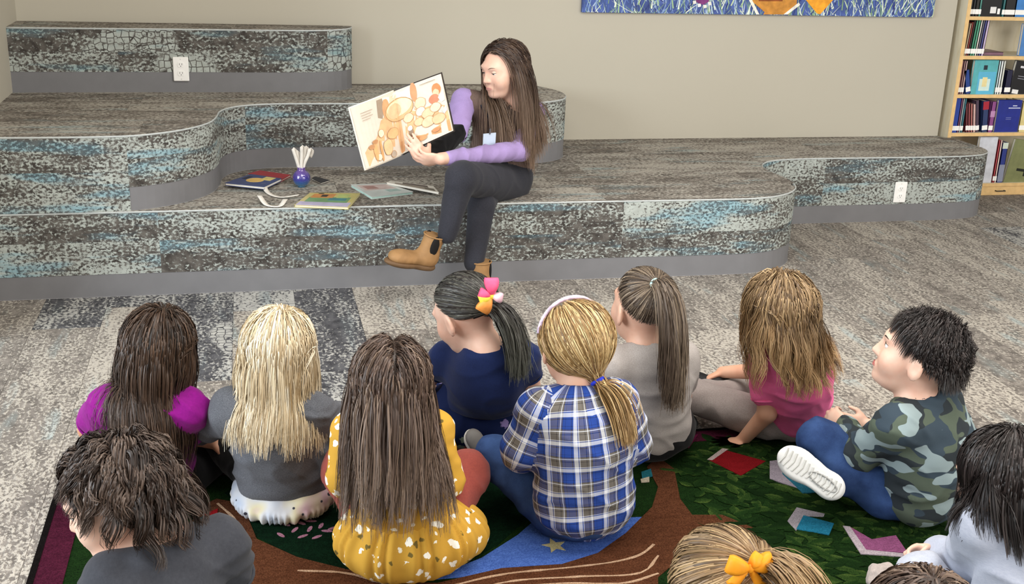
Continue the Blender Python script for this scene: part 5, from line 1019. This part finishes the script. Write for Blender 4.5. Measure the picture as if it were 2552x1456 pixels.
# ---- J: child with orange bow
cJ = fl(1795, 1502, .53); bJ = (cJ[0], cJ[1]-.05)
K = kid('light brown haired child with an orange bow at the bottom edge', bJ, cJ, 0, (0, 6, 0), 1.08, SK1, kw=.11)
shirt(K, M_HEATH, 'short', .12, .118, seed=10); trousers(K, M_BLACK)
tie = K.hd.w((.02, -.07, .085)); pony_hair(K.hd, K.root, hcoll(K), H_WAVY, 3600, tie, .22, seed=92, rad=.0013, spread=1.2, out=(.7, -.6, .2), off=(.008, .020), tailN=1200, clump=.5)
mOr = plain('#f29c22', .55, .12, 30); bow(K.root, at(1866, 1412, tie[1]-.03), (1, 0, -.25), .82, [mOr, mOr, mOr]); finish(K, vox=.008)
# ---- K: dark-haired girl in pale hoodie
cK = fl(2506, 1192, .47); bK = (cK[0]+.06, cK[1]-.06)
K = kid('dark haired girl in a pale grey hoodie at the right edge', bK, cK, 22, (24, 14, 0), 1.06, SK3, J=dict(shL=at(2452, 1312, cK[1]-.02), elL=at(2400, 1400, cK[1]+.10), wrL=at(2335, 1372, cK[1]+.20), knL=at(2300, 1440, cK[1]+.10)), hands=(('L', dict(f=(-.95, .35, -.05), n=(0, -.75, -.5), curl=.95, thumb=.9)), ('R', {})))
shirt(K, M_HOOD, 'long', .13, .126, seed=11, slr=(.060, .052, .040), cuff=.93, amp=.008); trousers(K, fabric('#aeb3c2', '#bfc3cf', 140), .066, .058, .044)
long_hair(K.hd, K.root, hcoll(K), H_BLK, 4600, .205, crown=(.1, -.1, .98), seed=102, clump=.6, rad=.0013, off=(.004, .014), grav=.3, flare=(0, -K.f*.4)); finish(K, '#1c1818', vox=.0048)
mb = MB(); c = fl(2208, 1446, .05)-A3(K.root.location); D = Sdf(); D.ell(c, (.045, .055, .035)); V, Fc, _ = D.bake(.005, lambda V, N_: .006*vnoise(V, 90, 3)); meshobj('slipper', V, Fc, fabric('#a89a94', '#bdb2ac', 200), K.root, True)
for s in (-1, 1): MB().tube([Vector(c+A3((s*.012+.020*math.cos(t), -.03+.01*s, .028+.022*math.sin(t)))) for t in np.linspace(0, 6.28, 19)[:-1]], .0035, 6, closed=True).build('lace_loop', plain('#1a1a1e', .6, .8, 160), K.root, True)
# ---- L: child at bottom edge
cL = fl(2292, 1588, .53); K = kid('brown haired child whose head top peeks in at the bottom right', (cL[0], cL[1]-.05), cL, 0, (0, 4, 0), 1.06, SK1, kw=.11)
shirt(K, M_CHAR, 'short', .12, .118, seed=12); trousers(K, M_BLACK)
long_hair(K.hd, K.root, hcoll(K), H_BROWN, 2200, .2, crown=(0, -.1, .99), seed=112, rad=.0016); finish(K, vox=.008)
# ---- the woman reading aloud
def knit_mat(hexc, hex2, sc=260):
    m, nt, b = newmat('knit_vest'); co = nd(nt, 'ShaderNodeTexCoord').outputs['Object']; w = nd(nt, 'ShaderNodeTexWave', {'Vector': co, 'Scale': 48.0, 'Distortion': 1.5, 'Detail': 2.0}, bands_direction='X').outputs['Fac']; n = noi(nt, co, sc, 3, .7)
    h = mth(nt, 'ADD', mth(nt, 'MULTIPLY', w, .7), n); setp(nt, b, mix(nt, mth(nt, 'MULTIPLY', h, .6, clamp=True), lin(hexc), lin(hex2)), .95, .1, h, .7, .003); return m
M_VEST = knit_mat('#4a3b37', '#84726a'); M_LAV = fabric('#a994c8', '#9f8abf', 220, name='lavender_knit'); M_JNS = fabric('#2b2c33', '#36373f', 260, name='black_denim', mottle=.4)
sy = 4.505*S
K = Kid(); K.k = 1.28; K.skin = SK3; pw = at(1242, 452, sy+.24); K.root = empty('person', (pw[0], pw[1], Z1), 'woman in a brown vest reading a picture book aloud on the lowest tier', 'person')
K.hd = hd = Head(at(1257, 170, sy+.16), 117, 10, 2, 1.10); K.f = np.array([-.3, -.95, 0]); K.rt = np.array([-.95, .3, 0])
q = dict(pel=np.array([pw[0], pw[1], Z1+.115]), neck=hd.w((0, -.042, -.125))); q['chest'] = q['pel']*.42+q['neck']*.58+np.array([.0, .03, 0])
q.update(shR=at(1156, 254, sy+.20), shL=at(1324, 285, sy+.24), elR=at(1140, 332, sy+.08), elL=at(1292, 376, sy+.08), wrR=at(1062, 398, sy-.17), wrL=at(1098, 396, sy-.20))
q.update(hipL=at(1268, 462, sy+.20), hipR=at(1208, 462, sy+.20), knL=at(1150, 442, sy-.22), knR=at(1200, 512, sy-.06), anL=at(1114, 585, sy-.24), anR=at(1181, 655, sy-.16)); K.q = q; K.T = frame(q['neck']-q['pel'], q['shR']-q['shL'])
B = Sdf(); hd.add(B); K.B = B; k = 1.0
B.cone(hd.w((0, -.022, -.05)), q['neck']-Z*.01, .052, .056, .03); B.cone(q['shL'], q['shR'], .038, .038, .04); B.cone(q['pel'], q['chest'], .11, .105, .05); B.cone(q['chest'], q['neck']-Z*.03, .095, .06, .05)
for n in 'LR': B.cone(q['sh'+n], q['el'+n], .042, .036, .03); B.cone(q['el'+n], q['wr'+n], .036, .026, .02)
hand(B, q['wrL'], (-.95, .0, .05), (.0, .75, .6), 1, .92, .55, .2, .5, .003); hand(B, q['wrR'], (-.55, -.10, .62), (.1, 1, .1), -1, .88, .22, .12, .3, .003)
V, Fc, _ = B.bake(.0046); fastmesh('body', V, Fc, SK3, K.root); hd.features(K.root, SK3, '#75604f', lips='#c48e86', lid=.55, look=(.05, -.25, 0), iris='#5a6a66', B=B)
def twear(D, sleeves, infl=0.0, lower=True):
    T = K.T; D.ell(q['pel']+T@A3((0, 0, .0)), A3((.155, .118, .115))+infl, T, .05); D.ell(q['pel']*.5+q['chest']*.5, A3((.138, .108, .13))+infl, T, .05); D.ell(q['chest'], A3((.160, .112, .12))+infl, T, .05); m_ = (q['shL']+q['shR'])/2; D.cone(m_+(q['shL']-m_)*.92, m_+(q['shR']-m_)*.84, .061, .061, .05); D.cone(q['chest'], q['neck']-Z*.02, .10, .062, .05)
D = Sdf(); twear(D, False); D.cone(hd.w((0, -.02, -.06)), q['neck']+Z*.0, .058, .066, .006, 0, True); D.cut((0, 0, Z1+.004), (0, 0, -1), .01); K.shirt = D
V, Fc, _ = D.bake(.0065, wrinkle(.0022, 31, (8, 8, 20))); fastmesh('vest', V, Fc, M_VEST, K.root)
for i, n in enumerate('LR'):
    D2 = Sdf(); a, b2, c = q['sh'+n], q['el'+n], q['wr'+n]; D2.cone(a-(b2-a)*.04, b2, .059, .043, .03)
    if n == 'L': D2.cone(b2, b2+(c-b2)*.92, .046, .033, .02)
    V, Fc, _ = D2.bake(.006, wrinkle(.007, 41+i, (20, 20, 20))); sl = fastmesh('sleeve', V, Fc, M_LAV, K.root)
    if n == 'R': D5 = Sdf().cone(b2, b2+(c-b2)*.90, .046, .034, .02); V, Fc, _ = D5.bake(.006, wrinkle(.007, 47, (20, 20, 20))); tag(fastmesh('shaded_forearm_sleeve', V, Fc, M_BLACK, K.root), 'lower sleeve coloured black for the shade under the book')  # right forearm sleeve: shade under the book put into its black colour
D3 = Sdf(); D3.ell(q['pel']-Z*.02, (.158, .13, .098), K.T, .04)
D3.cone(q['hipL'], q['knL'], .096, .066, .05); D3.cone(q['knL'], q['anL'], .064, .040, .02); V, Fc, _ = D3.cut((0, 0, Z1+.002), (0, 0, -1), .006).bake(.0065, wrinkle(.003, 51, (14, 14, 14))) if False else D3.bake(.0065, wrinkle(.003, 51, (14, 14, 14)))
fastmesh('trouser_leg', V, Fc, M_JNS, K.root)
D4 = Sdf(); D4.cone(q['hipR'], q['knR'], .088, .060, .05); D4.cone(q['knR'], q['anR'], .058, .044, .02); V, Fc, _ = D4.bake(.0065, wrinkle(.003, 52, (14, 14, 14))); fastmesh('trouser_leg', V, Fc, M_JNS, K.root)
M_TAN = plain('#98744c', .65, .18, 18, .3, .2, name='tan_nubuck'); M_SOLE = plain('#6a5138', .6, .1, 40); M_ELAS = plain('#1c1a1a', .8, .1, 200, .2, .3)
def boot(an, heel, toe, upv):
    fr = unit(A3(toe)-A3(heel)); u = A3(upv)-fr*np.dot(upv, fr); u = unit(u); R = np.stack([np.cross(fr, u), fr, u], 1); h = A3(heel); P = lambda x, y, z: h+R@A3((x, y, z)); D = Sdf()
    D.ell(P(0, .045, .045), (.036, .045, .042), R, .02); D.ell(P(0, .13, .034), (.040, .075, .030), R, .04); D.ell(P(0, .185, .030), (.040, .042, .026), R, .03); D.cone(P(0, .05, .05), P(0, .045, .135), .040, .044, .03); D.cut(P(0, 0, .014), -u, .003); D.cut(P(0, 0, .145), u, .003)
    V, Fc, _ = D.bake(.005, wrinkle(.0015, 5, (30, 30, 30))); o = fastmesh('boot', V, Fc, M_TAN, K.root)
    S2 = Sdf(); S2.ell(P(0, .05, .006), (.040, .050, .02), R, .01); S2.ell(P(0, .16, .008), (.046, .082, .02), R, .03); S2.cut(P(0, 0, -.008), -u, .002); S2.cut(P(0, 0, .018), u, .002); V, Fc, _ = S2.bake(.004); fastmesh('boot_sole', V, Fc, M_SOLE, K.root)
    for s_ in (-1, 1):
        S3 = Sdf(); S3.ell(P(s_*.038, .052, .105), (.008, .020, .048), R, .01); V, Fc, _ = S3.bake(.003); fastmesh('elastic_panel', V, Fc, M_ELAS, K.root)
    L = A3(K.root.location); MB().tube([Vector(P(.044*math.cos(t), .046+.044*math.sin(t), .143)-L) for t in np.linspace(0, 6.28, 21)[:-1]], .0035, 6, closed=True).build('boot_rim', M_TAN, K.root, True)
boot(q['anL'], at(1082, 668, sy-.21), at(990, 658, sy-.27), (.42, 0, 1)); hb_ = fl(1188, 712, .006); boot(q['anR'], (hb_[0]+.0, q['anR'][1]+.035, .010), (hb_[0]-.03, q['anR'][1]-.15, .010), (0, 0, 1))
long_hair(hd, K.root, hcoll(K), H_WOM, 6000, .55, part=.0, seed=202, clump=.55, rad=.0013, off=(.004, .016), wav=.004, wfreq=16, flare=.05, grav=.34, front=-.9, back=.5, steps=16, K=420, side=1.0, filt=lambda D: D[:, 1] < .80, post=lambda T, D: T+np.where(((D[:, 0] > 0) & (D[:, 1] > -.35))[:, None], np.array([.55, 1.0, -.5]), np.where((D[:, 0] <= 0)[:, None], np.array([-.15, -.85, -.05]), 0)))
# lanyard and badge
L = A3(K.root.location); bd = at(1219, 352, sy+.055)
def front(p): # onto the vest
    P = A3(p)[None]; 
    for _ in range(12):
        d, g_ = sgrad(K.shirt.near, P); P = P-g_*(d-.006)[:, None]
    return P[0]
for a in ((1262, 268), (1216, 262)):
    pts = [front(at(*x, sy+.06)) for x in (a, ((a[0]*.66+1222*.34), a[1]*.66+328*.34), ((a[0]*.3+1222*.7), a[1]*.3+328*.7), (1222, 326))]; strip('lanyard', [p-L for p in pts], .010, K.root, up=(-.2, -1, .3), mt=plain('#2a2a33', .7, .3, 200))
o = empty('id_badge', tuple(bd-L), 'pale blue badge card', None) if False else None
c = bd-L; R = frame((0, -.15, 1), (1, .25, 0)); bmx = lambda P: [c+R@A3(p) for p in P]
meshobj('badge', bmx([(-.03, -.002, -.036), (.03, -.002, -.036), (.03, -.002, .036), (-.03, -.002, .036), (-.03, .002, -.036), (.03, .002, -.036), (.03, .002, .036), (-.03, .002, .036)]), [(0, 1, 2, 3), (7, 6, 5, 4), (0, 4, 5, 1), (1, 5, 6, 2), (2, 6, 7, 3), (3, 7, 4, 0)], plain('#cfe0f2', .25, .05, 20, .6), K.root)
MB().tube([Vector(p) for p in bmx([(0, -.003, .034), (0, -.004, .06)])], .004, 6).build('badge_clip', plain('#b9bcc0', .3, .05, 20, .5, .02, 1.0), K.root)
# open picture book held in the hands
TL, BL, TG, BG, TR, BR = (at(874, 270, sy-.20), at(913, 421, sy-.24), at(984, 227, sy-.10), at(1003, 384, sy-.14), at(1098, 184, sy-.17), at(1129, 326, sy-.21))
cb = (TG+BG)/2; bk_ = empty('open_picture_book', tuple(cb), 'large open picture book with warm illustrations held up by the woman', 'book')
def page_pt(side, u, v, o=0.0):
    a, b2 = (TL, BL) if side == 0 else (TG, BG); c2, d2 = (TG, BG) if side == 0 else (TR, BR)
    p = (a*(1-u)+c2*u)*(1-v)+(b2*(1-u)+d2*u)*v; n_ = unit(np.cross(c2-a, b2-a)); n_ = n_ if n_[1] < 0 else -n_
    bul = .012*math.sin(math.pi*(u if side == 1 else 1-u))**.8; return p+n_*(bul+o)-cb
M_PG = plain('#d2c9bb', .7, .03, 60, .25, .03, name='book_paper'); M_CV = plain('#e9e0d0', .5, .05, 20, .4)
for sd in (0, 1):
    nu = 12
    for nm, o0, o1, mt, ex in (('page_block', -.008, .0, M_PG, 0), ('cover', -.0115, -.0085, M_CV if sd == 0 else plain('#2d2624', .4), .022)):
        V = []; 
        for o_ in (o1, o0):
            for i in range(nu+1):
                for v in (0-ex, 1+ex):
                    u = i/nu; u = u*(1+ex)-(ex if sd == 0 else 0); V.append(page_pt(sd, min(max(u, -.03), 1.03), v, o_))
        m2 = (nu+1)*2; Fc = [(2*i, 2*i+1, 2*i+3, 2*i+2) for i in range(nu)]+[(m2+2*i+2, m2+2*i+3, m2+2*i+1, m2+2*i) for i in range(nu)]
        for i in range(nu): Fc += [(2*i+2, m2+2*i+2, m2+2*i, 2*i), (2*i+1, m2+2*i+1, m2+2*i+3, 2*i+3)]
        Fc += [(0, m2, m2+1, 1), (2*nu+1, m2+2*nu+1, m2+2*nu, 2*nu)]; meshobj(nm, V, Fc, mt, bk_)
ph = [0]
def print_shape(L, hx, side=None, name='page_print'):
    ph[0] += 1; o_ = .0004+.00009*ph[0]; G_ = {}
    # L: (x, y) with x 0..1 left page, 1..2 right page
    out = {0: [], 1: []}; P = [A3(p) for p in L]
    for sd in (0, 1):   # clip at the gutter
        R_ = []; n_ = len(P)
        for i in range(n_):
            a, b2 = P[i], P[(i+1) % n_]; ia = (a[0] <= 1) == (sd == 0) or a[0] == 1; ib = (b2[0] <= 1) == (sd == 0) or b2[0] == 1
            if ia: R_.append(a)
            if ia != ib: t = (1-a[0])/(b2[0]-a[0]); R_.append(a+(b2-a)*t)
        if len(R_) < 3: continue
        c_ = sum(R_)/len(R_); mid = [c_+(p-c_)*.5 for p in R_]; m2 = len(R_); V = [page_pt(sd, p[0]-sd, p[1], o_) for p in R_+mid+[c_]]
        Fc = [(i, (i+1) % m2, m2+(i+1) % m2, m2+i) for i in range(m2)]+[(m2+i, m2+(i+1) % m2, 2*m2) for i in range(m2)]; meshobj(name, V, Fc, plain('#%02x%02x%02x' % tuple(int(int(hx[i_:i_+2], 16)*.62+c__*.38) for i_, c__ in ((1, 0xd8), (3, 0xb8), (5, 0x98))), .6, .12, 35, .2, .03), bk_)
def blob(cx, cy, rx, ry, n=16, w=.12, seed=0, a0=0, a1=6.2832): r2 = random.Random(seed); return [(cx+rx*math.cos(a0+(a1-a0)*i/n)*(1+w*(r2.random()-.5)), cy+ry*math.sin(a0+(a1-a0)*i/n)*(1+w*(r2.random()-.5))) for i in range(n)]
print_shape([(.30, .98), (.30, .66), (.42, .55), (.55, .36), (.70, .30), (.9, .34), (1.0, .36), (1.0, .985), (.02+.06, .985), (.06, .75), (.16, .68)], '#dcae7c')
print_shape([(1.0, .36), (1.2, .32), (1.45, .42), (1.6, .44), (1.8, .45), (1.985, .55), (1.985, .985), (1.0, .985)], '#d9a673')
print_shape([(1.0, .80), (1.3, .82), (1.985, .78), (1.985, .985), (1.0, .985)], '#c8854f')
print_shape([(.53, .03), (.50, .30), (.60, .34), (.68, .18), (.66, .03)], '#7d7468'); print_shape([(.66, .03), (.70, .26), (1.0, .22), (1.32, .20), (1.34, .02), (1.0, .02)], '#f6f3ee'); print_shape([(.84, .05), (.80, .22), (.98, .24), (1.0, .05)], '#d6cdb8')
print_shape(blob(.72, .22, .09, .17, seed=3), '#c98a5a'); print_shape(blob(1.40, .13, .07, .16, seed=4), '#b97a4e')
print_shape(blob(1.02, .30, .345, .18, 20, .04, 5), '#8d6436'); print_shape(blob(1.02, .30, .33, .17, 20, .04, 5), '#d6ac78'); print_shape(blob(1.03, .27, .30, .13, 20, .04, 6), '#f3e6c6'); print_shape(blob(.92, .30, .18, .12, 14, .06, 8), '#d8bc92')
print_shape(blob(1.86, .22, .09, .10, seed=9), '#b0602c'); print_shape(blob(1.84, .27, .06, .06, seed=10), '#e7b99a'); print_shape(blob(1.78, .36, .10, .08, seed=11), '#c85f46'); print_shape([(1.86, .36), (1.985, .26), (1.985, .44), (1.9, .46)], '#bcd3e2'); print_shape([(1.88, .60), (1.985, .52), (1.985, .62), (1.92, .66)], '#bcd3e2')
for i, (x, y, rx, ry, hx) in enumerate(((1.22, .49, .10, .07, '#e2c6aa'), (1.50, .34, .11, .09, '#e6cdb0'), (1.48, .47, .09, .07, '#cfd3d6'), (1.62, .55, .12, .08, '#e0bf9c'), (1.78, .50, .10, .07, '#ead6c0'), (1.42, .62, .09, .06, '#dcb894'), (1.6, .68, .12, .08, '#e2c4a4'), (1.8, .70, .12, .08, '#dcb48c'), (.50, .55, .07, .06, '#ece0c8'), (.80, .62, .15, .08, '#dfae74'), (.62, .80, .12, .12, '#dfb888'), (.36, .90, .06, .05, '#f2e6d6'), (.30, .78, .05, .16, '#cf9656'), (.44, .82, .03, .17, '#c98f4e'), (.74, .94, .07, .05, '#97928c'), (1.24, .74, .045, .10, '#5a5048'), (1.23, .66, .05, .04, '#f4f2ee'), (1.72, .86, .06, .03, '#c06a3a'), (1.45, .90, .07, .03, '#c97a44'), (.22, .70, .06, .03, '#a56a3c'), (.32, .64, .06, .025, '#a56a3c'))): (print_shape(blob(x, y, rx+.010, ry+.008, 14, .14, 20+i), '#a8764a') if rx > .05 else None); print_shape(blob(x, y, rx, ry, 14, .14, 20+i), hx)
for i, (x0, x1, y) in enumerate(((.14, .40, .13), (.14, .36, .17), (.15, .39, .21), (.15, .33, .25), (1.55, 1.88, .055))): print_shape([(x0, y), (x1, y-.002), (x1, y+.006), (x0, y+.008)], '#8a8278', name='page_text')

# nothing sinks into the rug
for o in COL.objects:
    if o.parent is not None and o.parent.name.startswith('person') and o.parent.name != K.root.name and o.type == 'MESH' and o.name.split('.')[0] not in ('eye',):
        n_ = len(o.data.vertices); c_ = np.empty(n_*3, np.float32); o.data.vertices.foreach_get('co', c_); c_ = c_.reshape(-1, 3); zz = c_[:, 2]
        if (zz < .0105).any(): c_[:, 2] = np.maximum(zz, .0105); o.data.vertices.foreach_set('co', c_.ravel()); o.data.update()
